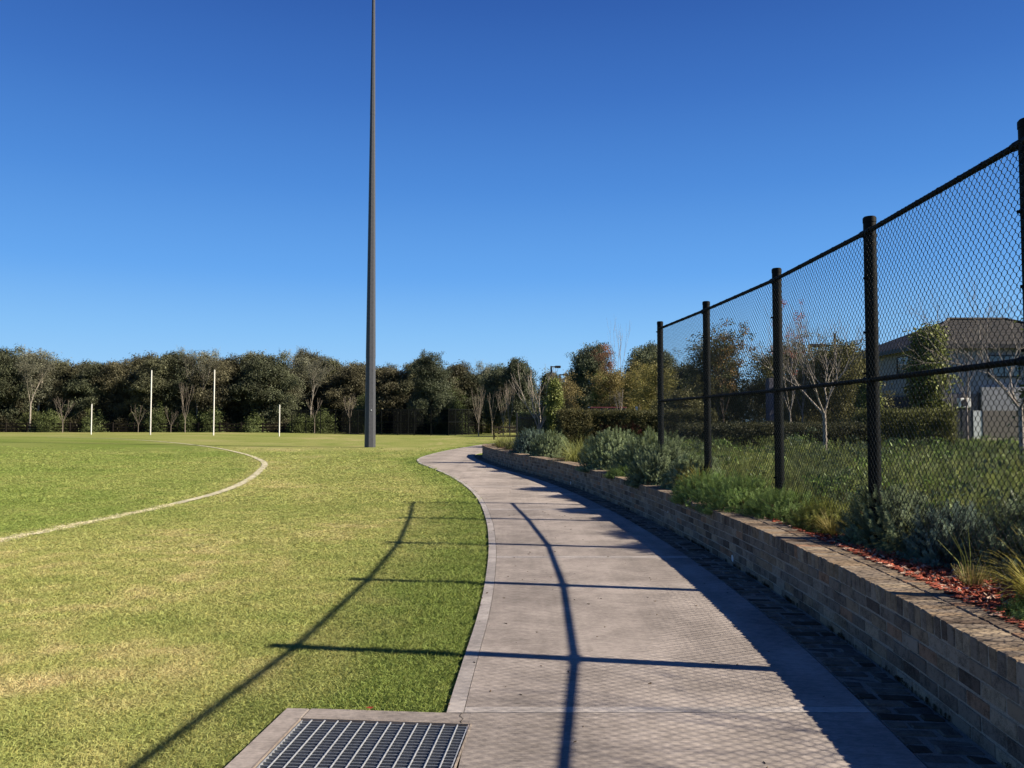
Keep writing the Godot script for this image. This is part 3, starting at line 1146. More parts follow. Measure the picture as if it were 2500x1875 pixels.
	var fl := thing("yellow_flower", "single yellow daisy-like flower on the grey green shrub beyond the mesh", "flower", V(3.64, 0.95, 5.45))
	b = MB.new()
	for i in 8:
		var a := TAU * i / 8
		b.leaf(Vector3.ZERO, Vector3(cos(a), sin(a) * 0.9, 0.35).normalized(), Vector3(-sin(a), cos(a), 0), 0.022, 0.006)
	part("petals", b.mesh(), M.flower_yellow, fl)
	b = MB.new()
	b.tube([Vector3(0, -0.14, -0.02), Vector3(0, -0.05, -0.01), Vector3(0, 0, 0.004)], [0.0015, 0.0015, 0.004], 6)
	part("stem", b.mesh(), M.bark_dark, fl)
	# the mass of rough tussocky growth beyond the fence
	var mead := thing("ground_cover", "rough tussocky green growth filling the ground beyond the chain link fence", "ground cover")
	mead.set_meta("kind", "stuff")
	var ws := [[], [], []]
	var cs := [PackedColorArray(), PackedColorArray(), PackedColorArray()]
	var n := 0
	while n < 650:
		var d := R.randf_range(3.6, 30.0)
		var x := R.randf_range(3.4, 21.0)
		if x > 0.68 * d + 1.6 or d > 28.6:
			continue
		if n_mid.get_noise_2d(x * 1.3 + 40.0, d * 1.3) < -0.12:
			continue
		n += 1
		var k := R.randi() % 3
		var v := R.randf_range(0.6, 1.25)
		var p := n_mid.get_noise_2d(x * 0.8, d * 0.8)
		var c := Color(0.13, 0.165, 0.055).lerp(Color(0.26, 0.27, 0.085), clampf(p * 1.5 + 0.3, 0, 1))
		ws[k].append(Transform3D(Basis(UP, R.randf() * TAU) * Basis.from_scale(Vector3(1, R.randf_range(0.6, 1.0), 1) * R.randf_range(0.45, 0.85)), V(x, bed(x, d) - 0.03, d)))
		cs[k].append(Color(c.r * v, c.g * v, c.b * v))
	for k in 3:
		tag(many("tussocks", tus[k], M.leaf, ws[k], cs[k], mead), "", "", "", "stuff")
	var wl := []
	var cl := PackedColorArray()
	n = 0
	while n < 26000:
		var d := R.randf_range(3.6, 26.0)
		var x := R.randf_range(3.55, 19.0)
		if x > 0.68 * d + 1.6:
			continue
		n += 1
		var y := (Vector3(R.randf_range(-1, 1), 1.1, R.randf_range(-1, 1))).normalized()
		var xx := y.cross(Vector3(R.randf_range(-1, 1), 0.1, R.randf_range(-1, 1))).normalized()
		var v := R.randf_range(0.6, 1.3)
		wl.append(Transform3D(Basis(xx, y, xx.cross(y)) * Basis.from_scale(Vector3.ONE * R.randf_range(0.9, 1.6)), V(x, bed(x, d) + R.randf_range(0.0, 0.55) * (0.65 + n_mid.get_noise_2d(x, d + 9.0)), d)))
		var pale := clampf(0.5 + 1.5 * n_mid.get_noise_2d(x + 17.0, d), 0.0, 1.0)
		cl.append(Color(lerpf(0.1, 0.23, pale) * v, lerpf(0.14, 0.27, pale) * v, lerpf(0.065, 0.085, pale) * v))
	var lf := clump(16, 0.07, 0.012, 0.14, -0.5)
	var wf := []
	var cf := PackedColorArray()
	for i in 9000:
		var d := R.randf_range(3.8, 27.0)
		var x := R.randf_range(3.6, 19.0)
		var q := n_mid.get_noise_2d(x * 1.1 + 80.0, d * 1.1)
		if x > 0.68 * d + 1.6 or q < 0.05:
			continue
		var v := R.randf_range(0.6, 1.4)
		wf.append(Transform3D(Basis(UP, R.randf() * TAU) * Basis.from_scale(Vector3.ONE * R.randf_range(0.7, 1.3)), V(x, bed(x, d) + R.randf_range(0.05, 0.25 + 1.1 * q), d)))
		cf.append((Color(0.13 * v, 0.2 * v, 0.05 * v) if n_big.get_noise_2d(x * 3.0, d * 3.0) > -0.08 else Color(0.07 * v, 0.1 * v, 0.055 * v)))
	tag(many("leafy_patches", lf, M.leaf, wf, cf, mead), "", "", "", "stuff")
	tag(many("herbs", grey[0], M.leaf, wl, cl, mead), "", "", "", "stuff")


# ---------------------------------------------------------------- pole and goal posts
func light_pole() -> void:
	var x := -8.9
	var d := 50.9
	var o := thing("floodlight_pole", "very tall tapering grey steel floodlight pole rising from the lawn", "pole", V(x, ground(x, d), d))
	var cuts := [[0.0, 0.355, 5.75, 0.305], [5.6, 0.315, 21.3, 0.165], [21.15, 0.172, 31.0, 0.085]]
	for c in cuts:
		var b := MB.new()
		# a faceted shaft with flat sides
		var q := []
		for e in [[c[0], c[1]], [c[2], c[3]]]:
			var ring := []
			for i in 8:
				var a := TAU * i / 8 + 0.05
				ring.append(Vector3(cos(a) * e[1], e[0], sin(a) * e[1]))
			q.append(ring)
		for i in 8:
			var k := (i + 1) % 8
			b.face([q[0][i], q[0][k], q[1][k], q[1][i]], q[0][i] + q[0][k] - 2.0 * Vector3(0, c[0], 0))
		b.face(q[1], UP)
		part("shaft_section", b.mesh(), M.pole_paint, o)
	var b := MB.new()
	b.box(Vector3(0.11, 2.32, 0.3), Vector3(0.07, 0.07, 0.05))
	part("access_bolt", b.mesh(), M.panel_pale, o)
	b = MB.new()
	b.box(Vector3(0, 31.1, 0), Vector3(3.2, 0.16, 0.16))
	part("head_frame", b.mesh(), M.pole_paint, o)
	for i in 4:
		b = MB.new()
		b.soft_box(Vector3(-1.2 + 0.8 * i, 31.5, 0.1), Vector3(0.6, 0.5, 0.3), 0.04, 0.0, R, Basis(Vector3.RIGHT, 0.5))
		part("floodlight", b.mesh(), M.pole_paint, o)


func goal_posts() -> void:
	var rows := [[-44.6, 86.0, 3.25, 0.055, "short white behind post, farthest left of the four on the field"], [-37.7, 84.6, 6.75, 0.062, "tall white goal post, left one of the tall pair"], [-30.6, 83.2, 6.75, 0.062, "tall white goal post, right one of the tall pair"], [-23.4, 81.6, 3.2, 0.055, "short white behind post nearest the steel floodlight pole"]]
	for r in rows:
		var b := MB.new()
		b.tube([Vector3(0, -0.1, 0), Vector3(0, r[2] - 0.06, 0), Vector3(0, r[2], 0)], [r[3], r[3] * 0.95, r[3] * 0.5], 14)
		var o := top("goal_post", b.mesh(), M.white_paint)
		o.position = V(r[0], ground(r[0], r[1]), r[1])
		tag(o, r[4], "goal post", "white football goal posts")


# ---------------------------------------------------------------- trees
func clump(count: int, ll: float, lw: float, rad: float, droop: float) -> ArrayMesh:   # a spray of leaves
	var b := MB.new()
	for i in count:
		var p := Vector3(R.randfn(0, 0.4), R.randfn(0, 0.35), R.randfn(0, 0.4)) * rad
		var dir := (Vector3(R.randf_range(-1, 1), R.randf_range(-1, 1) - droop, R.randf_range(-1, 1))).normalized()
		var side := dir.cross(Vector3(R.randf_range(-1, 1), R.randf_range(-1, 1), R.randf_range(-1, 1))).normalized()
		var v := R.randf_range(0.7, 1.3)
		b.leaf(p, dir, side, ll * R.randf_range(0.7, 1.3), lw, Color(v, v, v))
	return b.mesh()


func tree(called: String, label: String, cat: String, group: String, H: float, rad: float, base: float, trunk: float, blobs: int, per: int, mesh: Mesh, size: float, col: Color, var_: float, bark: Material, leafm: Material, shape := 0, blob_r := 0.36, soft := true) -> Node3D:
	var o := thing(called, label, cat, Vector3.ZERO, 0.0, group)
	var b := MB.new()
	var lean := Vector3(R.randf_range(-0.06, 0.06), 0, R.randf_range(-0.06, 0.06)) * H
	var tp := []
	var tr := []
	for i in 7:
		var f := i / 6.0
		tp.append(Vector3(0, -0.15, 0).lerp(Vector3(0, H * 0.9, 0) + lean, f) + Vector3(R.randf_range(-1, 1), 0, R.randf_range(-1, 1)) * (0.012 * H if i > 0 else 0.0))
		tr.append(trunk * (1.0 - 0.86 * f) * (1.25 if i == 0 else 1.0))
	b.tube(tp, tr, 8, false)
	var w := []
	var cs := PackedColorArray()
	for k in blobs:
		var f := (k + R.randf()) / blobs
		var y := lerpf(base, 0.97, f) * H
		var prof := 1.0
		if shape == 0:
			prof = sqrt(maxf(0.05, 1.0 - pow(f * 1.5 - 0.65, 2.0) * 1.1))     # round headed
		elif shape == 1:
			prof = 0.55 + 0.45 * sin(clampf(f * 1.1 + 0.05, 0, 1) * PI)          # columnar
		elif shape == 2:
			prof = 0.35 + 0.65 * sqrt(clampf(f, 0, 1))                            # spreading top
		var br := rad * blob_r * R.randf_range(0.7, 1.25)
		var a := R.randf() * TAU
		var ro := maxf(0.0, rad * prof - br * 0.8) * sqrt(R.randf_range(0.15, 1.0))
		var trunk_at := Vector3(0, y, 0) + lean * (y / H)
		var c := trunk_at + Vector3(cos(a) * ro, 0, sin(a) * ro)
		c.y = minf(c.y, H - br * 0.6)
		var from := clampf((c.y - ro * 0.9) / H, 0.12, 0.85)
		var s := Vector3(0, from * H, 0) + lean * from
		b.tube([s, s.lerp(c, 0.5) + Vector3(R.randf_range(-1, 1), R.randf_range(-0.5, 1), R.randf_range(-1, 1)) * 0.06 * rad, c], [trunk * (1.0 - 0.8 * from) * 0.5, trunk * 0.22, trunk * 0.08], 5, false)
		var bc := 1.0 + var_ * R.randf_range(-0.6, 0.6)
		for i in per:
			var dir := Vector3(R.randfn(), R.randfn(), R.randfn()).normalized()
			var p := c + Vector3(R.randfn(), R.randfn() * 0.9, R.randfn()) * br * 0.52 if soft else c + dir * Vector3(1, 0.8, 1) * br * pow(R.randf(), 0.45)
			var v := bc * (1.0 + var_ * R.randf_range(-0.5, 0.5))
			w.append(Transform3D(Basis.from_euler(Vector3(R.randf_range(-0.4, 0.4), R.randf() * TAU, R.randf_range(-0.4, 0.4))) * Basis.from_scale(Vector3.ONE * size * R.randf_range(0.7, 1.3)), p))
			cs.append(Color(col.r * v, col.g * v, col.b * v))
	part("trunk", b.mesh(), bark, o)
	many("crown", mesh, leafm, w, cs, o)
	return o


func limbs(b: MB, p: Vector3, dir: Vector3, len_: float, r: float, depth: int, wide: float, tips: Array, rise := 0.25) -> void:
	var q := p + dir * len_ * 0.5 + Vector3(R.randf_range(-1, 1), 0, R.randf_range(-1, 1)) * len_ * 0.09
	var d2 := (dir + UP * rise * 0.4 + Vector3(R.randf_range(-1, 1), R.randf_range(-0.3, 0.3), R.randf_range(-1, 1)) * 0.16).normalized()
	var e := q + d2 * len_ * 0.5
	b.tube([p, q, e], [r, r * 0.78, r * 0.55], 6 if depth > 1 else 4, false)
	tips.append(e)
	if depth == 0:
		return
	var n := 3 if R.randf() < 0.5 else 2
	for i in n:
		var a := TAU * (i + R.randf() * 0.7) / n
		var x := d2.cross(Vector3(0.3, 0.1, 0.9)).normalized()
		var y := d2.cross(x)
		var nd := (d2 + (x * cos(a) + y * sin(a)) * wide * R.randf_range(0.35, 1.5) + UP * rise).normalized()
		limbs(b, e, nd, len_ * R.randf_range(0.62, 0.85), r * 0.55, depth - 1, wide, tips, rise)
	if R.randf() < 0.8:
		var a2 := R.randf() * TAU
		limbs(b, q, (dir + Vector3(cos(a2), 0.3, sin(a2)) * wide).normalized(), len_ * 0.6, r * 0.4, maxi(0, depth - 2), wide, tips, rise)


func bare_tree(called: String, label: String, group: String, H: float, fork: float, trunk: float, stems: int, wide: float, depth: int, bark: Material, rise := 0.25, lean := Vector3.ZERO) -> Array:
	var o := thing(called, label, "tree", Vector3.ZERO, 0.0, group)
	var b := MB.new()
	var f := Vector3(lean.x, fork, lean.z)
	b.tube([Vector3(0, -0.1, 0), f * 0.5 + Vector3(R.randf_range(-0.02, 0.02), 0, 0), f], [trunk * 0.85, trunk * 0.7, trunk * 0.62], 8, false)
	part("trunk", b.mesh(), bark, o)
	b = MB.new()
	var tips := []
	var total := 0.0
	for i in depth + 1:
		total += pow(0.74, i)
	var l0 := (H - fork) / total * 0.95
	for i in stems:
		var a := TAU * (i + R.randf() * 0.6) / stems
		var dir := (UP + Vector3(cos(a), 0, sin(a)) * wide * R.randf_range(0.6, 1.2)).normalized()
		limbs(b, f + Vector3(0, -0.02 * i, 0), dir, l0 * R.randf_range(0.85, 1.1), trunk * 0.36, depth, wide * 0.75, tips, rise)
	part("branches", b.mesh(), bark, o)
	return [o, tips]


func whereabouts(look: String, row: String, bearing: float) -> String:   # a label that says beside what a forest tree stands
	var marks := [[-0.632, "the edge of the picture"], [-0.553, "the first bare young tree"], [-0.519, "the left short post"], [-0.446, "the left tall goal post"], [-0.369, "the right tall goal post"], [-0.287, "the right short post"], [-0.24, "the net cage's left end"], [-0.175, "the floodlight pole"], [-0.1, "the net cage"], [-0.04, "the vase shaped bare trees"]]
	var best = marks[0]
	for m in marks:
		if absf(m[0] - bearing) < absf(best[0] - bearing):
			best = m
	var off: float = bearing - best[0]
	var rel := "right behind" if absf(off) < 0.008 else ("just left of" if off < 0.0 else "just right of") if absf(off) < 0.022 else ("well left of" if off < 0.0 else "well right of")
	var l := "%s, forest %s, %s %s" % [look, row, rel, best[1]]
	var k: int = taken.get(l, 0)
	taken[l] = k + 1
	return l if k == 0 else "%s %s" % [["another", "a third", "a fourth"][mini(k - 1, 2)], l]


func forest() -> void:
	var far_leaf := clump(40, 0.2, 0.032, 0.5, 0.9)
	var gum_leaf := clump(34, 0.19, 0.03, 0.6, 0.5)
	var oak := Color(0.09, 0.088, 0.05)
	var kinds := []
	# prototypes: dense she-oak, brown she-oak, open grey gum, dark round tree
	kinds.append(tree("forest_tree", "x", "tree", "trees of the dark forest edge beyond the field", 10.0, 2.7, 0.14, 0.16, 40, 34, far_leaf, 1.0, oak, 0.7, M.bark_dark, M.leaf, 1, 0.3))
	kinds.append(tree("forest_tree", "x", "tree", "trees of the dark forest edge beyond the field", 10.0, 2.5, 0.2, 0.17, 40, 32, far_leaf, 1.0, Color(0.1, 0.094, 0.055), 0.7, M.bark_pale, M.leaf, 0, 0.32))
	kinds.append(tree("forest_tree", "x", "tree", "trees of the dark forest edge beyond the field", 10.0, 2.6, 0.42, 0.17, 20, 20, gum_leaf, 1.0, Color(0.16, 0.165, 0.112), 0.5, M.bark_pale, M.leaf, 2, 0.27))
	kinds.append(tree("forest_tree", "x", "tree", "trees of the dark forest edge beyond the field", 10.0, 3.0, 0.16, 0.18, 40, 36, far_leaf, 1.05, Color(0.078, 0.088, 0.05), 0.7, M.bark_dark, M.leaf, 0, 0.3))
	kinds.append(tree("forest_tree", "x", "tree", "trees of the dark forest edge beyond the field", 10.0, 2.2, 0.22, 0.17, 38, 32, far_leaf, 1.0, Color(0.105, 0.11, 0.062), 0.7, M.bark_pale, M.leaf, 1, 0.32))
	var looks := ["dark olive tree", "brownish bushy tree", "open pale gum", "dark round tree", "slender olive tree"]
	# crown positions as bearings (x over distance) and top heights (rise over distance)
	var sk := [-0.66, 0.083, 0, -0.626, 0.087, 3, -0.607, 0.08, 1, -0.588, 0.086, 2, -0.563, 0.073, 4, -0.538, 0.0705, 0, -0.515, 0.0685, 3, -0.492, 0.071, 1, -0.461, 0.08, 0, -0.435, 0.076, 4, -0.412, 0.081, 3, -0.392, 0.084, 2, -0.363, 0.075, 1, -0.346, 0.077, 0, -0.323, 0.082, 4, -0.3, 0.079, 3, -0.269, 0.084, 2, -0.246, 0.084, 0, -0.229, 0.076, 4, -0.206, 0.069, 1, -0.189, 0.0675, 3, -0.155, 0.066, 0, -0.138, 0.063, 1, -0.118, 0.071, 4, -0.069, 0.069, 0, -0.055, 0.058, 3]
	var firsts := 0
	var used := {}
	var n := sk.size() / 3
	for i in n:
		var k: int = sk[3 * i + 2]
		var d := (108.0 if sk[3 * i] < -0.29 else 114.5) + R.randf_range(-2.0, 3.0)
		var x: float = sk[3 * i] * d
		var H: float = 1.6 + sk[3 * i + 1] * d - ground(x, d)
		var label := whereabouts(looks[k], "front row", sk[3 * i])
		var at := V(x, ground(x, d), d)
		var s := Vector3(R.randf_range(1.15, 1.6), H / 10.0, R.randf_range(1.15, 1.6))
		if not used.has(k):
			used[k] = true
			kinds[k].position = at
			kinds[k].scale = s
			kinds[k].rotation.y = R.randf() * TAU
			kinds[k].set_meta("label", label)
		else:
			copy(kinds[k], label, at, R.randf() * TAU, s)
	for w in [[-0.6, 0.088], [-0.405, 0.0865], [-0.372, 0.084], [-0.262, 0.0865], [-0.112, 0.08], [-0.035, 0.072]]:   # thin gums that rise over the rest
		var d := 117.0
		copy(kinds[2], whereabouts("tall thin gum", "back row", w[0]), V(w[0] * d, ground(w[0] * d, d), d), R.randf() * TAU, Vector3(0.75, (1.6 + w[1] * d) / 10.0, 0.75))
	for i in 34:   # the second row fills the gaps
		var d := 119.0 + R.randf_range(-2.0, 4.0)
		var x: float = (-0.67 + 0.0195 * i + R.randf_range(-0.006, 0.006)) * d
		var k := R.randi() % 5
		var H: float = 1.6 + d * (0.0655 if x / d < -0.2 else 0.057) * R.randf_range(0.84, 1.1)
		copy(kinds[k], whereabouts(looks[k], "back row", x / d), V(x, ground(x, d), d), R.randf() * TAU, Vector3(R.randf_range(0.95, 1.2), H / 10.0, R.randf_range(0.95, 1.2)))
	# the rest of the wood behind
	var w := []
	var c := PackedColorArray()
	for i in 34000:
		var d := R.randf_range(109.5, 121.0) if i < 18000 else R.randf_range(121.0, 136.0)
		var x := R.randf_range(-0.72, 0.0 if i < 18000 else 0.36) * d
		if x > -30.0 and d < 116.0:
			continue
		var y := R.randf_range(0.2, (8.2 if x < -18 else 7.0) + 2.6 * n_big.get_noise_2d(x * 3.2, d * 2.0))
		var v := R.randf_range(0.6, 1.3)
		w.append(Transform3D(Basis(UP, R.randf() * TAU) * Basis.from_scale(Vector3.ONE * R.randf_range(0.9, 1.7)), V(x, y, d)))
		v *= 1.0 + 0.5 * n_mid.get_noise_2d(x * 0.6, y)
		c.append(Color(0.1 * v, 0.1 * v, 0.06 * v))
	var wood := many("woodland", far_leaf, M.leaf, w, c, self)
	tag(wood, "dim mass of woodland behind the rows of forest trees", "woodland", "", "stuff")
	# undergrowth along its foot
	w = []
	c = PackedColorArray()
	for i in 14000:
		var d := R.randf_range(104.8, 112.0)
		var x := R.randf_range(-0.7, -0.02) * d
		var near_nets := 1.0
		if x > -29.0:
			d += 8.0
			near_nets = 1.35
		var top_ := near_nets * maxf(0.35, 1.9 + 2.8 * n_big.get_noise_2d(x * 2.6, d * 1.4))
		var v := R.randf_range(0.6, 1.35)
		w.append(Transform3D(Basis(UP, R.randf() * TAU) * Basis.from_scale(Vector3.ONE * R.randf_range(0.8, 1.3)), V(x, ground(x, d) + R.randf() * top_, d)))
		v *= near_nets
		c.append(Color(0.1 * v, 0.115 * v, 0.042 * v) if n_mid.get_noise_2d(x * 0.5, 3.0) > -0.1 else Color(0.06 * v, 0.055 * v, 0.03 * v))
	tag(many("undergrowth", far_leaf, M.leaf, w, c, self), "low green undergrowth along the foot of the forest edge", "undergrowth", "", "stuff")
	# rounder bushes that stand out in front
	var bl := clump(40, 0.12, 0.03, 0.4, 0.2)
	var bx := [[-59.5, 104.3, 1.7, 2.4, "pale green bush left of the first bare young tree"], [-53.5, 104.0, 1.5, 1.9, "olive bush right of the first bare young tree"], [-45.5, 104.0, 1.2, 2.6, "upright green bush just right of the left short goal post"], [-41.5, 104.0, 1.1, 2.1, "rounded green bush between the left short post and the tall pair"], [-38.5, 104.2, 1.3, 2.8, "tallest light green bush, beside the left tall goal post"], [-33.0, 104.0, 1.4, 1.9, "green bush between the two tall goal posts"], [-27.0, 104.0, 1.7, 2.1, "broad bush right of the tall goal posts"], [-24.5, 104.5, 1.9, 2.6, "broad light green bush behind the right short goal post"], [-19.3, 106.0, 1.9, 4.4, "bright green small tree behind the left half of the net cage"], [-8.6, 107.0, 2.4, 5.2, "broad green tree behind the right half of the net cage"], [-2.2, 108.0, 1.1, 4.4, "yellowish young tree above the right end of the net cage"]]
	for r in bx:
		var dk := R.randf_range(0.85, 1.1)
		var col := Color(0.1, 0.125, 0.045) * dk
		if r[3] > 4.0:
			col = Color(0.075, 0.1, 0.035)
		if r[0] > -3.0:
			col = Color(0.16, 0.16, 0.05)
		shrub("forest_bush", r[4], "green bushes in front of the forest", V(r[0], ground(r[0], r[1]), r[1]), Vector3(r[2], r[3], r[2]), bl, int(130 * r[2] * r[3]), 1.3, col, M.leaf, 0.9, 0.5, 1.0)


func practice_nets() -> void:
	var root := thing("practice_net_cage", "black framed mesh cricket net enclosure on the far lawn", "net cage")
	var C := Vector2(-7.2, 91.5)
	var A := Vector2(-27.7, 102.0)
	var E := Vector2(-3.8, 100.5)
	var B2 := A + (E - C)
	var runs := [[C, A, 10], [C, E, 5], [A, B2, 5], [E, B2, 10], [C.lerp(A, 0.33), E.lerp(B2, 0.33), 5], [C.lerp(A, 0.66), E.lerp(B2, 0.66), 5]]
	var b := MB.new()
	b.tube([Vector3(0, -0.1, 0), Vector3(0, 3.02, 0)], [0.055, 0.055], 8)
	var post := b.mesh()
	for r in runs:
		var n: int = r[2]
		for i in n + 1:
			var p: Vector2 = r[0].lerp(r[1], float(i) / n)
			if i == 0 and r[0] != C and r[0] != A:
				continue
			part("post", post, M.black_coat, root, V(p.x, ground(p.x, p.y), p.y))
		var a := V(r[0].x, 0, r[0].y)
		var e := V(r[1].x, 0, r[1].y)
		for h in [0.06, 1.5, 2.97]:
			b = MB.new()
			b.tube([a + UP * h, e + UP * h], [0.04, 0.04], 6)
			part("rail", b.mesh(), M.black_coat, root)
		b = MB.new()
		var t := (e - a).normalized() * 0.02
		b.face([a + t + UP * 0.1, e - t + UP * 0.1, e - t + UP * 2.93, a + t + UP * 2.93], t.cross(UP))
		part("netting", b.mesh(), M.netting, root)


func rail_fence() -> void:
	for seg in [[Vector2(-78, 103.2), Vector2(-29, 103.2), "long dark timber post and rail fence along the forest edge"], [Vector2(-29, 103.2), Vector2(1.0, 112.5), "dark timber post and rail fence behind the net cage"], [Vector2(-1.6, 72.0), Vector2(4.5, 74.0), "short dark timber post and rail fence beyond the path bend"]]:
		var root := thing("post_and_rail_fence", seg[2], "fence", Vector3.ZERO, 0.0, "dark timber rail fences")
		var n := int(seg[0].distance_to(seg[1]) / 2.6)
		var b := MB.new()
		b.soft_box(Vector3(0, 0.62, 0), Vector3(0.14, 1.3, 0.14), 0.012, 0.0, R)
		var post := b.mesh()
		for i in n + 1:
			var p: Vector2 = seg[0].lerp(seg[1], float(i) / n)
			part("post", post, M.dark_timber, root, V(p.x, ground(p.x, p.y), p.y))
		var a := V(seg[0].x, ground(seg[0].x, seg[0].y), seg[0].y)
		var e := V(seg[1].x, ground(seg[1].x, seg[1].y), seg[1].y)
		var t := (e - a).normalized()
		for h in [0.3, 0.68, 1.08]:
			b = MB.new()
			b.box((a + e) * 0.5 + UP * h + t.cross(UP) * -0.09, Vector3(a.distance_to(e), 0.17, 0.045), Basis(t, UP, t.cross(UP)))
			part("rail", b.mesh(), M.dark_timber, root)


func young_trees() -> void:
	var G := "bare young trees with pale trunks"
	var rows := [
		[-56.5, 102.0, 5.0, 1.3, 0.07, 5, 0.55, "bare young tree with spreading pale branches at the forest edge, farthest left"],
		[-47.0, 102.0, 3.6, 0.9, 0.05, 4, 0.35, "thin reddish bare sapling just left of the left short goal post"],
		[-41.3, 102.5, 6.6, 1.6, 0.08, 5, 0.3, "tall slim bare young tree left of the right tall goal post"],
		[-43.0, 102.3, 3.2, 0.8, 0.05, 6, 0.5, "small reddish twiggy bare tree beside the tall slim one"],
		[-24.6, 101.0, 4.4, 1.8, 0.08, 4, 0.45, "bare pale tree standing at the left end of the net cage"],
		[-19.6, 98.0, 4.9, 1.9, 0.08, 5, 0.5, "bare pale tree in front of the net cage left of the floodlight pole"],
		[-3.5, 85.0, 5.3, 1.3, 0.075, 6, 0.24, "vase shaped bare tree at the right end of the net cage"],
		[-2.4, 98.0, 5.0, 1.3, 0.07, 5, 0.25, "vase shaped bare tree, second in the row beyond the path"],
		[-1.0, 92.0, 5.6, 1.4, 0.075, 6, 0.22, "vase shaped bare tree, third in the row beyond the path"],
		[-0.25, 91.0, 5.9, 1.5, 0.075, 6, 0.22, "vase shaped bare tree, last in the row beyond the path"]]
	for r in rows:
		var t := bare_tree("bare_young_tree", r[7], G, r[2], r[3], r[4], r[5], r[6], 2 if r[6] > 0.3 else 2, M.bark_grey, 0.3)
		t[0].position = V(r[0], ground(r[0], r[1]), r[1])
	# tall pale trunks among the forest
	for r in [[-61.8, 104.0, 9.2, "tall pale trunked gum with bare limbs before the forest, far left"], [-41.0, 105.5, 10.0, "tall pale limbed gum before the forest between the tall goal posts"], [-26.2, 105.5, 9.8, "tall pale limbed gum before the forest left of the floodlight pole"]]:
		var t := bare_tree("pale_gum", r[3], "pale gums at the forest edge", r[2], 3.4, 0.16, 2, 0.45, 3, M.bark_pale, 0.12)
		t[0].position = V(r[0], ground(r[0], r[1]), r[1])
		var w := []
		var c := PackedColorArray()
		var leaf_ := clump(30, 0.16, 0.03, 0.5, 0.6)
		for p in t[1]:
			if p.y > r[2] * 0.62:
				for i in 2:
					var v := R.randf_range(0.7, 1.3)
					w.append(Transform3D(Basis(UP, R.randf() * TAU) * Basis.from_scale(Vector3.ONE * R.randf_range(0.8, 1.2)), p + Vector3(R.randf_range(-0.3, 0.3), R.randf_range(-0.1, 0.4), R.randf_range(-0.3, 0.3))))
					c.append(Color(0.1 * v, 0.1 * v, 0.07 * v))
		many("crown", leaf_, M.leaf, w, c, t[0])


# ---------------------------------------------------------------- the right side
func hedge_shape(label: String, a: Vector2, b: Vector2, y0: float, h: float, wide: float, mesh: Mesh, per: float, size: float, col: Color, tip: Color, round_ := 0.12) -> void:
	var mid := (a + b) * 0.5
	var root := thing("clipped_hedge", label, "hedge", V(mid.x, y0, mid.y), 0.0, "clipped hedges beyond the wall garden")
	var t := (b - a).normalized()
	var len_ := a.distance_to(b)
	var along := Vector3(t.x, 0, -t.y)
	var out := along.cross(UP)
	var w := []
	var c := PackedColorArray()
	for i in int(per * (len_ * wide + 2.0 * len_ * h + 2.0 * wide * h)):
		var p := Vector3(R.randf_range(-0.5, 0.5), R.randf(), R.randf_range(-0.5, 0.5))
		var f := R.randf()
		var dir := UP
		if f < 0.38:
			p.y = 1.0
		elif f < 0.88:
			p.z = 0.5 if R.randf() < 0.6 else -0.5
			dir = out * signf(p.z)
		else:
			p.x = 0.5 if R.randf() < 0.5 else -0.5
			dir = along * signf(p.x)
		var q := along * p.x * len_ + UP * p.y * h + out * p.z * wide
		var edge := Vector2(absf(p.z) * 2.0, p.y)
		if edge.x > 0.75 and edge.y > 0.8:
			q -= (UP * h * round_ + out * signf(p.z) * wide * round_ * 0.5) * R.randf()
		q -= dir * R.randf_range(-0.02, 0.14)
		q += UP * 0.06 * n_mid.get_noise_2d((q.x + mid.x) * 2.0, q.z * 2.0) * (1.0 if p.y > 0.9 else 0.0)
		var v := R.randf_range(0.65, 1.3)
		var k := col.lerp(tip, clampf(R.randf() * 1.1 - 0.45, 0, 1))
		w.append(Transform3D(Basis.from_euler(Vector3(R.randf_range(-0.6, 0.6), R.randf() * TAU, R.randf_range(-0.6, 0.6))) * Basis.from_scale(Vector3.ONE * size * R.randf_range(0.7, 1.25)), q))
		c.append(Color(k.r * v, k.g * v, k.b * v))
	many("foliage", mesh, M.leaf, w, c, root)
	var s := MB.new()
	var n := maxi(2, int(len_ / 0.5))
	for i in n:
		var x := -len_ * 0.5 + 0.2 + (len_ - 0.4) * i / (n - 1.0)
		s.tube([along * x + Vector3(0, -0.1, 0), along * x + Vector3(R.randf_range(-0.1, 0.1), h * 0.5, 0), along * (x + R.randf_range(-0.2, 0.2)) + UP * h * 0.85], [0.025, 0.02, 0.008], 5, false)
	part("stems", s.mesh(), M.twig, root)


func lamp(label: String, x: float, d: float, h: float, arm: float, over: float) -> void:
	var o := thing("street_lamp", label, "street lamp", V(x, ground(x, d) if x < 10.0 else 0.6, d), 0.0, "black street lamps")
	var y := h - o.position.y
	var b := MB.new()
	b.tube([Vector3(0, -0.1, 0), Vector3(0, y + over, 0)], [0.07, 0.06], 10)
	part("post", b.mesh(), M.lamp_black, o)
	b = MB.new()
	b.soft_box(Vector3(arm * 0.5, y, 0), Vector3(absf(arm), 0.07, 0.09), 0.01, 0.0, R)
	part("arm", b.mesh(), M.lamp_black, o)
	b = MB.new()
	b.soft_box(Vector3(arm * 0.72, y - 0.01, 0), Vector3(absf(arm) * 0.66, 0.16, 0.3), 0.03, 0.0, R)
	part("lamp_head", b.mesh(), M.lamp_black, o)


func leafy_tree_at(o: Node3D, at: Vector3, label := "") -> void:
	o.position = at
	if label:
		o.set_meta("label", label)


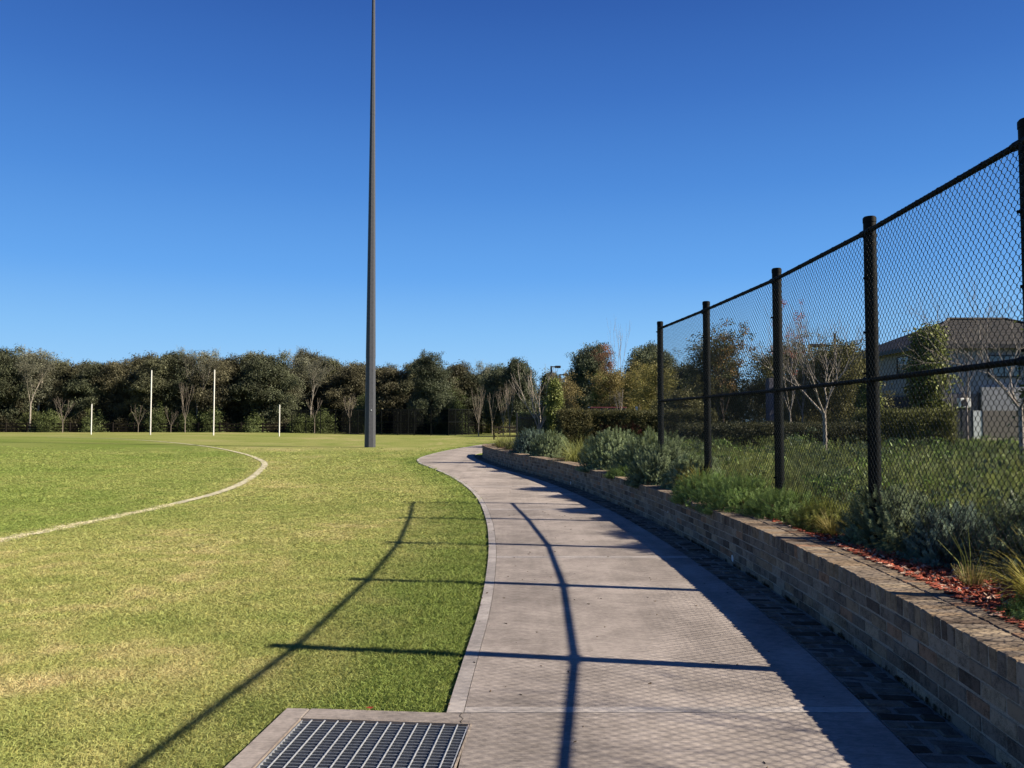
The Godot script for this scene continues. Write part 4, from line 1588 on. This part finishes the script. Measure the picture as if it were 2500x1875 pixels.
func right_side() -> void:
	var mid_leaf := clump(30, 0.075, 0.02, 0.26, 0.1)
	var small_leaf := clump(34, 0.05, 0.014, 0.17, 0.0)
	var pear_leaf := clump(22, 0.075, 0.026, 0.22, 0.5)
	# hedges
	hedge_shape("long dark clipped hedge behind the silvery shrubs, running on beyond the mesh", Vector2(2.95, 30.2), Vector2(7.4, 30.0), 0.5, 1.42, 1.2, small_leaf, 150.0, 1.0, Color(0.075, 0.078, 0.03), Color(0.15, 0.14, 0.045))
	hedge_shape("short rounded clipped hedge left of the long dark one", Vector2(1.7, 29.3), Vector2(2.75, 29.4), 0.5, 1.42, 1.1, small_leaf, 160.0, 1.0, Color(0.08, 0.078, 0.032), Color(0.15, 0.13, 0.045), 0.25)
	hedge_shape("sunlit olive hedge in front of the house, seen through the mesh", Vector2(11.4, 26.5), Vector2(14.0, 26.0), 0.5, 1.4, 1.5, small_leaf, 150.0, 1.0, Color(0.12, 0.13, 0.04), Color(0.17, 0.18, 0.055), 0.3)
	hedge_shape("dark low hedge beyond the mesh at the foot of the bare white tree", Vector2(5.2, 25.0), Vector2(10.6, 24.4), 0.5, 0.95, 1.2, small_leaf, 140.0, 1.0, Color(0.055, 0.06, 0.028), Color(0.09, 0.09, 0.035))
	hedge_shape("far light topped hedge behind the black bar fence", Vector2(0.5, 50.5), Vector2(3.4, 50.5), 0.35, 1.6, 1.2, mid_leaf, 60.0, 1.2, Color(0.08, 0.1, 0.04), Color(0.2, 0.24, 0.09))
	# black bar fence before the far hedge
	var bf := thing("bar_fence", "black upright bar fence in front of the far light topped hedge", "fence", V(0.35, 0.3, 48.0))
	var b := MB.new()
	b.box(Vector3(0, 0.85, 0), Vector3(0.025, 1.7, 0.025))
	var bar := b.mesh()
	for i in 24:
		part("bar", bar, M.fascia, bf, Vector3(i * 0.12, 0, 0))
	for h in [0.2, 1.5]:
		b = MB.new()
		b.box(Vector3(1.38, h, -0.03), Vector3(2.9, 0.05, 0.03))
		part("rail", b.mesh(), M.fascia, bf)
	for x in [-0.06, 2.82]:
		b = MB.new()
		b.soft_box(Vector3(x, 0.9, 0), Vector3(0.08, 1.85, 0.08), 0.006, 0.0, R)
		part("post", b.mesh(), M.fascia, bf)
	lamp("black street lamp, the taller of two above the green pear tree", 2.67, 55.0, 5.3, 0.62, 0.05)
	lamp("farther black street lamp, lower of the two above the green pear tree", 3.85, 65.0, 5.35, 0.62, 0.03)
	lamp("thin black lamp post with a level arm beside the house roof", 16.0, 40.0, 5.35, -1.2, 0.6)
	lamp("farther thin lamp post seen low through the mesh", 21.5, 80.0, 5.6, -1.5, 0.9)
	# trees
	var P := tree("pear_tree", "narrow green pear tree with pale trunk standing left of the short rounded hedge", "tree", "upright green pear trees", 2.75, 0.34, 0.25, 0.045, 24, 40, pear_leaf, 0.8, Color(0.15, 0.175, 0.05), 0.5, M.bark_grey, M.leaf, 1, 0.5)
	P.position = V(1.72, 0.4, 30.6)
	copy(P, "tall upright pear tree in front of the house wall, seen through the mesh", V(17.0, 0.5, 32.5), 1.0, Vector3(2.2, 1.75, 2.2))
	copy(P, "small yellowing pear tree left of the tall one, half behind a fence post", V(13.6, 0.5, 31.0), 2.0, Vector3(1.3, 0.95, 1.3))
	copy(P, "pear tree cut off by the right picture edge beside the house", V(14.0, 0.5, 21.2), 3.0, Vector3(2.3, 1.45, 2.3))
	copy(P, "thin green pear tree rising behind the autumn coloured trees", V(5.0, 0.5, 47.5), 4.0, Vector3(1.5, 1.4, 1.5))
	# bare ones
	var G := "bare pale trees of the right side"
	for r in [[1.05, 31.0, 3.3, 0.75, 0.07, 7, 0.5, 2, "bare vase shaped tree with pale fanned branches beside the narrow pear tree", 0.3], [7.7, 20.0, 3.9, 1.3, 0.075, 4, 0.7, 4, "bare white branched tree in the middle of the mesh", 0.15], [9.6, 15.3, 4.2, 1.35, 0.065, 5, 0.85, 4, "bare white tree at the right edge with long slanting branches", 0.12], [16.3, 30.0, 3.6, 1.3, 0.05, 3, 0.3, 2, "slim forked bare tree in front of the pale house wall", 0.3], [12.9, 36.0, 6.2, 1.5, 0.06, 4, 0.35, 3, "tall wispy bare tree left of the lamp arm, a few red leaves left", 0.3], [9.6, 28.0, 5.2, 1.4, 0.05, 4, 0.35, 3, "wispy bare tree with a few red leaves behind the third fence bay", 0.3], [20.2, 36.0, 6.6, 2.0, 0.06, 4, 0.5, 3, "tall fine twigged bare tree before the house roof", 0.2], [6.9, 2.7, 4.6, 1.4, 0.06, 4, 0.75, 3, "bare tree right of the picture whose twigs shade the near path", 0.15]]:
		var t := bare_tree("bare_tree", r[8], G, r[2], r[3], r[4], r[5], r[6], r[7], M.bark_pale, r[9])
		t[0].position = V(r[0], 0.5, r[1])
		if "red leaves" in r[8]:
			var w := []
			var c := PackedColorArray()
			for p in t[1]:
				if R.randf() < 0.14:
					w.append(Transform3D(Basis(UP, R.randf() * TAU) * Basis.from_scale(Vector3.ONE * 0.7), p))
					c.append(Color(0.3, 0.07, 0.04))
			many("last_leaves", pear_leaf, M.leaf, w, c, t[0])
	var sp := bare_tree("thin_leaved_tree", "thin tree with a few orange and green leaves behind the first mesh bay", "", 4.6, 1.2, 0.05, 3, 0.4, 3, M.bark_dark, 0.25)
	sp[0].position = V(7.3, 0.5, 28.0)
	var w2 := []
	var c2 := PackedColorArray()
	for p in sp[1]:
		if R.randf() < 0.75 and p.y > 1.9:
			w2.append(Transform3D(Basis(UP, R.randf() * TAU) * Basis.from_scale(Vector3.ONE * R.randf_range(0.6, 1.0)), p))
			var v := R.randf_range(0.7, 1.3)
			c2.append(Color(0.16 * v, 0.1 * v, 0.03 * v) if R.randf() < 0.5 else Color(0.08 * v, 0.09 * v, 0.03 * v))
	many("sparse_leaves", pear_leaf, M.leaf, w2, c2, sp[0])
	# saplings with stakes beyond the long hedge
	for r in [[5.5, 41.0, 2.7, "white stemmed sapling rising from behind the long hedge"], [8.0, 60.0, 8.6, "bare whippy top of a tall pale tree between the two dark gums"]]:
		var t := bare_tree("pale_sapling", r[3], "", r[2], r[2] * 0.45, 0.045, 4, 0.22, 2, M.bark_pale, 0.4)
		t[0].position = V(r[0], 0.5, r[1])
	# autumn and olive trees
	var aut := [
		[5.4, 46.0, 3.9, 1.5, Color(0.2, 0.165, 0.06), "low autumn tree with orange brown leaves above the red car"],
		[8.0, 45.0, 4.2, 1.7, Color(0.19, 0.18, 0.055), "olive yellow tree above the long hedge left of the white sign"],
		[3.2, 49.0, 3.7, 1.3, Color(0.17, 0.14, 0.06), "brown leaved tree right of the black street lamps"],
		[10.6, 44.0, 3.6, 1.4, Color(0.12, 0.14, 0.045), "feathery green tree beside the last fence post"],
		[6.5, 58.0, 6.6, 0.9, Color(0.2, 0.1, 0.06), "rusty leaved tree against the large dark gum"],
		[9.2, 58.0, 5.2, 1.6, Color(0.22, 0.19, 0.06), "orange tipped tree right of the rusty one"]]
	for r in aut:
		var t := tree("autumn_tree", r[5], "tree", "autumn coloured trees beyond the long hedge", r[2], r[3], 0.25, 0.07, 18, 30 if r[3] > 1.0 else 14, mid_leaf, 1.0, r[4], 0.6, M.bark_grey, M.leaf, 0, 0.42)
		t.position = V(r[0], 0.5, r[1])
	var big_leaf := clump(40, 0.13, 0.035, 0.42, 0.3)
	var gums := [
		[8.3, 84.0, 9.2, 2.6, "large dark round headed gum standing behind the autumn trees"],
		[13.6, 84.0, 9.2, 2.6, "large dark gum just left of the last fence post"],
		[15.6, 82.0, 8.0, 2.2, "dark gum behind the last fence post"],
		[17.6, 80.0, 6.6, 2.0, "dark sloping crown seen through the first mesh bay"],
		[1.2, 100.0, 9.4, 2.4, "grey green gum above the row of vase shaped trees"],
		[-1.6, 103.0, 8.8, 2.6, "open gum left of the street lamps"],
		[-10.2, 104.0, 10.4, 2.9, "broad tall eucalypt standing above the net cage"],
		[4.7, 90.0, 7.2, 1.8, "small pale gum right behind the two street lamps"],
		[10.8, 86.0, 6.4, 2.0, "dark gum in the dip between the two large ones"]]
	for r in gums:
		var t := tree("dark_gum", r[4], "tree", "large gums of the tree line", r[2] - 0.5, r[3], 0.22, 0.16, 24, 70, big_leaf, 1.25, Color(0.078, 0.092, 0.055) * R.randf_range(0.85, 1.35), 0.5, M.bark_dark, M.leaf, 0, 0.36)
		t.position = V(r[0], ground(r[0], r[1]), r[1])
	var oliv := [
		[10.0, 39.0, 4.9, 1.9, "bushy olive brown tree left of the pale wall, through the mesh"],
		[12.6, 38.0, 4.6, 1.9, "bushy olive tree behind the second last fence post"],
		[14.6, 36.0, 4.4, 1.9, "bushy olive tree behind the bare white tree"],
		[7.6, 37.0, 2.2, 1.5, "low dark shrubby tree beyond the first mesh bays"],
		[16.2, 42.0, 4.7, 2.0, "bushy olive tree just left of the house"]]
	for r in oliv:
		var t := tree("bushy_tree", r[4], "tree", "bushy trees beyond the mesh", r[2], r[3], 0.08, 0.09, 20, 74, mid_leaf, 1.1, Color(0.11, 0.108, 0.042) * R.randf_range(0.85, 1.15), 0.55, M.bark_grey, M.leaf, 0, 0.42)
		t.position = V(r[0], 0.5, r[1])
	# small white sign on a post
	var sg := thing("small_sign", "small blank white sign on a post above the long hedge", "sign", V(6.3, 0.5, 41.0))
	b = MB.new()
	b.tube([Vector3(0, -0.1, 0), Vector3(0, 1.85, 0)], [0.025, 0.025], 8)
	part("post", b.mesh(), M.galvanised, sg)
	b = MB.new()
	b.soft_box(Vector3(0, 1.72, 0.04), Vector3(0.12, 0.22, 0.012), 0.003, 0.0, R)
	part("plate", b.mesh(), M.white_paint, sg)
	car()


func car() -> void:
	var o := thing("parked_car", "dark red car parked behind the long hedge, only its roof showing", "car", V(4.65, 0.6, 43.5))
	var b := MB.new()
	var prof := [[-2.2, 0.35, 0.8], [-2.25, 0.7, 0.86], [-2.1, 1.0, 0.88], [-1.0, 1.1, 0.88], [1.6, 1.12, 0.88], [2.1, 1.05, 0.86], [2.2, 0.75, 0.84], [2.15, 0.35, 0.8]]
	var l := []
	var r := []
	for p in prof:
		l.append(Vector3(p[0], p[1], -p[2]))
		r.append(Vector3(p[0], p[1], p[2]))
	for i in prof.size():
		var k := (i + 1) % prof.size()
		b.face([l[i], l[k], r[k], r[i]], (l[i] + r[k]) * 0.5 - Vector3(0, 0.75, 0))
	b.face(l, Vector3.FORWARD)
	b.face(r, Vector3.BACK)
	part("body", b.mesh(), M.car_red, o)
	b = MB.new()
	var lo := [Vector3(-1.15, 1.08, 0.8), Vector3(1.75, 1.1, 0.8), Vector3(1.75, 1.1, -0.8), Vector3(-1.15, 1.08, -0.8)]
	var hi := [Vector3(-0.45, 1.66, 0.62), Vector3(1.35, 1.68, 0.62), Vector3(1.35, 1.68, -0.62), Vector3(-0.45, 1.66, -0.62)]
	for i in 4:
		var k := (i + 1) % 4
		b.face([lo[i], lo[k], hi[k], hi[i]], lo[i] + lo[k] - Vector3(0.6, 2.2, 0))
	part("windows", b.mesh(), M.glass, o)
	b = MB.new()
	b.soft_box(Vector3(0.45, 1.71, 0), Vector3(1.95, 0.09, 1.34), 0.03, 0.0, R)
	part("roof", b.mesh(), M.car_red, o)
	for x in [-1.4, 1.4]:
		for z in [-0.78, 0.78]:
			b = MB.new()
			b.tube([Vector3(x, 0.33, z - 0.11), Vector3(x, 0.33, z + 0.11)], [0.33, 0.33], 18)
			part("wheel", b.mesh(), M.rubber, o)


func house() -> void:
	var o := thing("house", "two storey house with dark hipped tile roof and grey rendered walls beyond the mesh", "house", V(25.8, 0.5, 50.0))
	# local axes: x right, z toward the back is negative; front wall at z = 0
	var W := 11.0
	var D := 13.0
	var eh := 5.75
	var b := MB.new()
	b.box(Vector3(W * 0.5, 1.4, -D * 0.5), Vector3(W, 2.8, D))
	part("lower_wall", b.mesh(), M.render_mid, o)
	b = MB.new()
	b.box(Vector3(W * 0.5 + 0.05, 4.27, -D * 0.5), Vector3(W - 0.1, 2.93, D - 0.1))
	part("upper_wall", b.mesh(), M.render_grey, o)
	b = MB.new()
	b.box(Vector3(-0.03, 1.35, -D * 0.45), Vector3(0.06, 2.7, D * 0.86))
	part("brick_cladding", b.mesh(), M.dark_brick, o)
	b = MB.new()
	b.box(Vector3(-0.02, 4.3, -D * 0.5), Vector3(0.06, 2.75, D * 0.9))
	part("side_render", b.mesh(), M.render_cream, o)
	# hipped roof with an eave all round
	var ov := 0.6
	var e0 := [Vector3(-ov, eh, ov), Vector3(W + ov, eh, ov), Vector3(W + ov, eh, -D - ov), Vector3(-ov, eh, -D - ov)]
	var rise := 2.2
	var r0 := Vector3(3.6, eh + rise, -4.3)
	var r1 := Vector3(W - 3.6, eh + rise, -4.3)
	var r2 := Vector3(W * 0.5, eh + rise, -D + 4.5)
	var roof := Node3D.new()
	roof.name = "roof"
	o.add_child(roof)
	b = MB.new()
	b.face([e0[0], e0[1], r1, r0], Vector3(0, 1, 1))
	b.face([e0[1], e0[2], r2, r1], Vector3(1, 1, 0))
	b.face([e0[2], e0[3], r2], Vector3(0, 1, -1))
	b.face([e0[3], e0[0], r0, r2], Vector3(-1, 1, 0))
	b.face([r0, r1, r2], UP)
	b.face([e0[0], e0[1], e0[2], e0[3]], Vector3.DOWN)
	part("roof_plane", b.mesh(), M.roof_tile, roof)
	# tile courses on the two slopes that face this way
	var course := 1
	for sl in [[e0[0], e0[1], r0, r1, Vector3(0, 1, 1)], [e0[3], e0[0], r2, r0, Vector3(-1, 1, 0)]]:
		for i in 9:
			var f := (i + 0.5) / 9.5
			var a: Vector3 = sl[0].lerp(sl[2], f)
			var c: Vector3 = sl[1].lerp(sl[3], f)
			b = MB.new()
			var t := (c - a).normalized()
			b.box((a + c) * 0.5 + sl[4].normalized() * 0.012, Vector3(a.distance_to(c), 0.03, 0.07), Basis(t, sl[4].normalized(), t.cross(sl[4].normalized())))
			part("tile_course", b.mesh(), M.roof_tile, roof)
	for h in [[e0[0], r0], [e0[1], r1], [r0, r1], [e0[3], r2], [r0, r2]]:
		b = MB.new()
		b.tube([h[0] + UP * 0.03, h[1] + UP * 0.03], [0.1, 0.1], 8)
		part("ridge_cap", b.mesh(), M.roof_tile, roof)
	for f in [[e0[0], e0[1]], [e0[3], e0[0]]]:
		b = MB.new()
		var t: Vector3 = (f[1] - f[0]).normalized()
		b.box((f[0] + f[1]) * 0.5 - UP * 0.06 + t.cross(UP) * 0.06, Vector3(f[0].distance_to(f[1]) + 0.1, 0.26, 0.1), Basis(t, UP, t.cross(UP)))
		part("gutter", b.mesh(), M.fascia, roof)
	# windows: front and side
	for w in [[Vector3(4.6, 4.5, 0.0), 1.9, 1.3, 0], [Vector3(3.5, 2.15, 0.0), 1.0, 1.35, 0], [Vector3(8.2, 4.4, 0.0), 1.6, 1.3, 0], [Vector3(0.0, 4.7, -3.2), 1.7, 1.3, 1], [Vector3(0.0, 4.7, -9.0), 1.7, 1.3, 1]]:
		var win := Node3D.new()
		win.name = "window"
		o.add_child(win, true)
		win.position = w[0]
		win.rotation.y = -PI / 2 if w[3] else 0.0
		b = MB.new()
		for s in [-1, 1]:
			b.box(Vector3(s * w[1] * 0.5, 0, 0.03), Vector3(0.07, w[2] + 0.07, 0.12))
			b.box(Vector3(0, s * w[2] * 0.5, 0.03), Vector3(w[1] - 0.07, 0.07, 0.12))
		b.box(Vector3(0, 0, 0.03), Vector3(0.05, w[2] - 0.07, 0.08))
		part("frame", b.mesh(), M.fascia, win)
		for s in [-1, 1]:
			b = MB.new()
			b.box(Vector3(s * w[1] * 0.25, 0, 0.045), Vector3(w[1] * 0.5 - 0.07, w[2] - 0.08, 0.012))
			part("pane", b.mesh(), M.glass, win)
	b = MB.new()
	b.box(Vector3(4.6, 1.6, 0.1), Vector3(3.0, 3.2, 0.2))
	part("pale_bay", b.mesh(), M.render_grey, o)
	b = MB.new()
	b.tube([Vector3(2.4, 0.0, 0.08), Vector3(2.4, 5.6, 0.08)], [0.05, 0.05], 8)
	part("downpipe", b.mesh(), M.render_grey, o)
	# air conditioner on the wall
	var ac := thing("air_conditioner", "white air conditioner box mounted on the house wall above the dark yard gate", "air conditioner", V(27.75, 2.72, 49.75))
	b = MB.new()
	b.soft_box(Vector3(0, 0, 0), Vector3(0.7, 0.6, 0.34), 0.03, 0.0, R)
	part("casing", b.mesh(), M.white_paint, ac)
	b = MB.new()
	b.tube([Vector3(-0.08, 0, 0.165), Vector3(-0.08, 0, 0.18)], [0.21, 0.21], 20)
	part("fan_grille", b.mesh(), M.fascia, ac)
	# yard fence and gate
	var yf := thing("yard_fence", "dark and taupe metal panel fence with one pale panel before the house", "fence", V(24.95, 0.5, 46.0))
	for p in [[0.0, 0.55, M.panel_dark], [0.6, 0.55, M.panel_dark], [1.2, 0.5, M.panel_pale], [1.75, 2.4, M.panel_taupe], [4.2, 2.4, M.panel_taupe], [6.65, 2.4, M.panel_taupe]]:
		b = MB.new()
		b.soft_box(Vector3(p[0] + p[1] * 0.5, 0.85, 0), Vector3(p[1], 1.7, 0.05), 0.008, 0.0, R)
		part("panel", b.mesh(), p[2], yf)
		b = MB.new()
		b.soft_box(Vector3(p[0] - 0.025, 0.9, 0), Vector3(0.05, 1.8, 0.08), 0.006, 0.0, R)
		part("post", b.mesh(), M.panel_dark, yf)
	b = MB.new()
	b.box(V(31.0, 0.62, 42.2) , Vector3(14.0, 0.15, 1.2))
	tag(top("kerb", b.mesh(), M.pale_concrete), "pale concrete kerb and driveway edge before the yard fence", "kerb", "", "structure")
	# neighbour with a plain grey roof, farther left
	var h2 := thing("neighbouring_house", "farther house with pale grey roof showing left of the dark roofed house", "house", V(24.5, 0.6, 66.0))
	b = MB.new()
	b.box(Vector3(4.0, 2.2, -4.0), Vector3(8.0, 4.4, 8.0))
	part("wall", b.mesh(), M.render_grey, h2)
	b = MB.new()
	var q := [Vector3(-0.6, 4.4, 0.6), Vector3(8.6, 4.4, 0.6), Vector3(8.6, 4.4, -8.6), Vector3(-0.6, 4.4, -8.6)]
	var ap := [Vector3(3.4, 6.3, -4.0), Vector3(5.0, 6.3, -4.0)]
	b.face([q[0], q[1], ap[1], ap[0]], Vector3(0, 1, 1))
	b.face([q[1], q[2], ap[1]], Vector3(1, 1, 0))
	b.face([q[2], q[3], ap[0], ap[1]], Vector3(0, 1, -1))
	b.face([q[3], q[0], ap[0]], Vector3(-1, 1, 0))
	b.face(q, Vector3.DOWN)
	part("roof", b.mesh(), M.render_mid, h2)
	b = MB.new()
	b.soft_box(Vector3(0, 1.5, 0), Vector3(0.5, 3.0, 0.5), 0.02, 0.0, R)
	var pl := top("rendered_pillar", b.mesh(), M.render_mid)
	pl.position = V(11.6, 0.5, 36.0)
	tag(pl, "grey rendered pillar half hidden behind the second last fence post", "pillar")


func small_things() -> void:
	# weeds and moss in the joint at the foot of the wall
	var weed := sprig(26, 0.016, 0.004, 0.04, 1.6)
	var wl := []
	var wc := PackedColorArray()
	for i in 420:
		var d := R.randf_range(3.0, 16.0)
		if n_mid.get_noise_2d(d * 2.0, 5.0) < -0.05:
			continue
		wl.append(Transform3D(Basis(UP, R.randf() * TAU) * Basis.from_scale(Vector3.ONE * R.randf_range(0.4, 1.0)), V(at_d(wall_xd, d) - R.randf_range(0.0, 0.012), -0.008, d)))
		var v := R.randf_range(0.5, 1.2)
		wc.append(Color(0.05 * v, 0.055 * v, 0.03 * v))
	tag(many("moss", weed, M.leaf, wl, wc, self), "dark moss and tiny weeds in the joint along the foot of the wall", "moss", "", "stuff")
	# bits of leaf and bark blown over the path
	var bit := MB.new()
	bit.soft_box(Vector3.ZERO, Vector3(0.014, 0.003, 0.006), 0.001, 0.002, R)
	wl = []
	wc = PackedColorArray()
	for i in 260:
		var d := R.randf_range(3.6, 24.0)
		var l := at_d(left_xd, d)
		var x := lerpf(l, at_d(right_xd, d), R.randf() if i % 3 else pow(R.randf(), 4.0))
		if d < 4.6 and x < -0.2:
			continue
		wl.append(Transform3D(Basis(UP, R.randf() * TAU) * Basis.from_scale(Vector3.ONE * R.randf_range(0.5, 1.6)), V(x, 0.002, d)))
		var v := R.randf_range(0.4, 1.3)
		wc.append(Color(0.09 * v, 0.06 * v, 0.035 * v))
	tag(many("leaf_litter", bit.mesh(), M.mulch, wl, wc, self), "tiny scattered bits of leaf and bark on the concrete path", "litter", "", "stuff")
	# hairline crack running from the pit corner to the joint
	var ck := MB.new()
	var cp := [V(-0.262, 0.0012, 4.355), V(-0.275, 0.0012, 4.4), V(-0.262, 0.0012, 4.44), V(-0.284, 0.0012, 4.48), V(-0.276, 0.0012, 4.524)]
	ck.ribbon(cp, [0.0016, 0.0026, 0.0016, 0.0022, 0.0012], Vector3.RIGHT)
	part("crack", ck.mesh(), M.footing, get_node("path"))
	# dead leaves
	var k := 0
	for r in [[-0.79, 4.585, 0.004, "small red brown dead leaf at the grass edge of the pit surround"], [2.62, 5.35, 0.516, "dark curled leaf on the sunny coping beside the mulch"], [2.57, 4.9, 0.516, "dark curled leaf on the coping, the nearer one"]]:
		var b := MB.new()
		var s := 0.015
		b.face([Vector3(-s * 1.6, 0.004, 0), Vector3(0, 0.001, -s * 0.7), Vector3(0, 0.003, 0.0)], UP)
		b.face([Vector3(0, 0.001, -s * 0.7), Vector3(s * 1.7, 0.009, 0.004), Vector3(0, 0.003, 0.0)], UP)
		b.face([Vector3(s * 1.7, 0.009, 0.004), Vector3(0, 0.007, s * 0.8), Vector3(0, 0.003, 0.0)], UP)
		b.face([Vector3(0, 0.007, s * 0.8), Vector3(-s * 1.6, 0.004, 0), Vector3(0, 0.003, 0.0)], UP)
		var o := top("dead_leaf", b.mesh(), M.car_red if k == 0 else M.bark_dark)
		o.material_override = mat("leaf_litter%d" % k, lin(0.16, 0.03, 0.02) if k == 0 else lin(0.05, 0.03, 0.02), 0.8)
		o.position = V(r[0], r[2], r[1])
		o.rotation.y = R.randf() * TAU
		tag(o, r[3], "leaf", "fallen dead leaves")
		k += 1
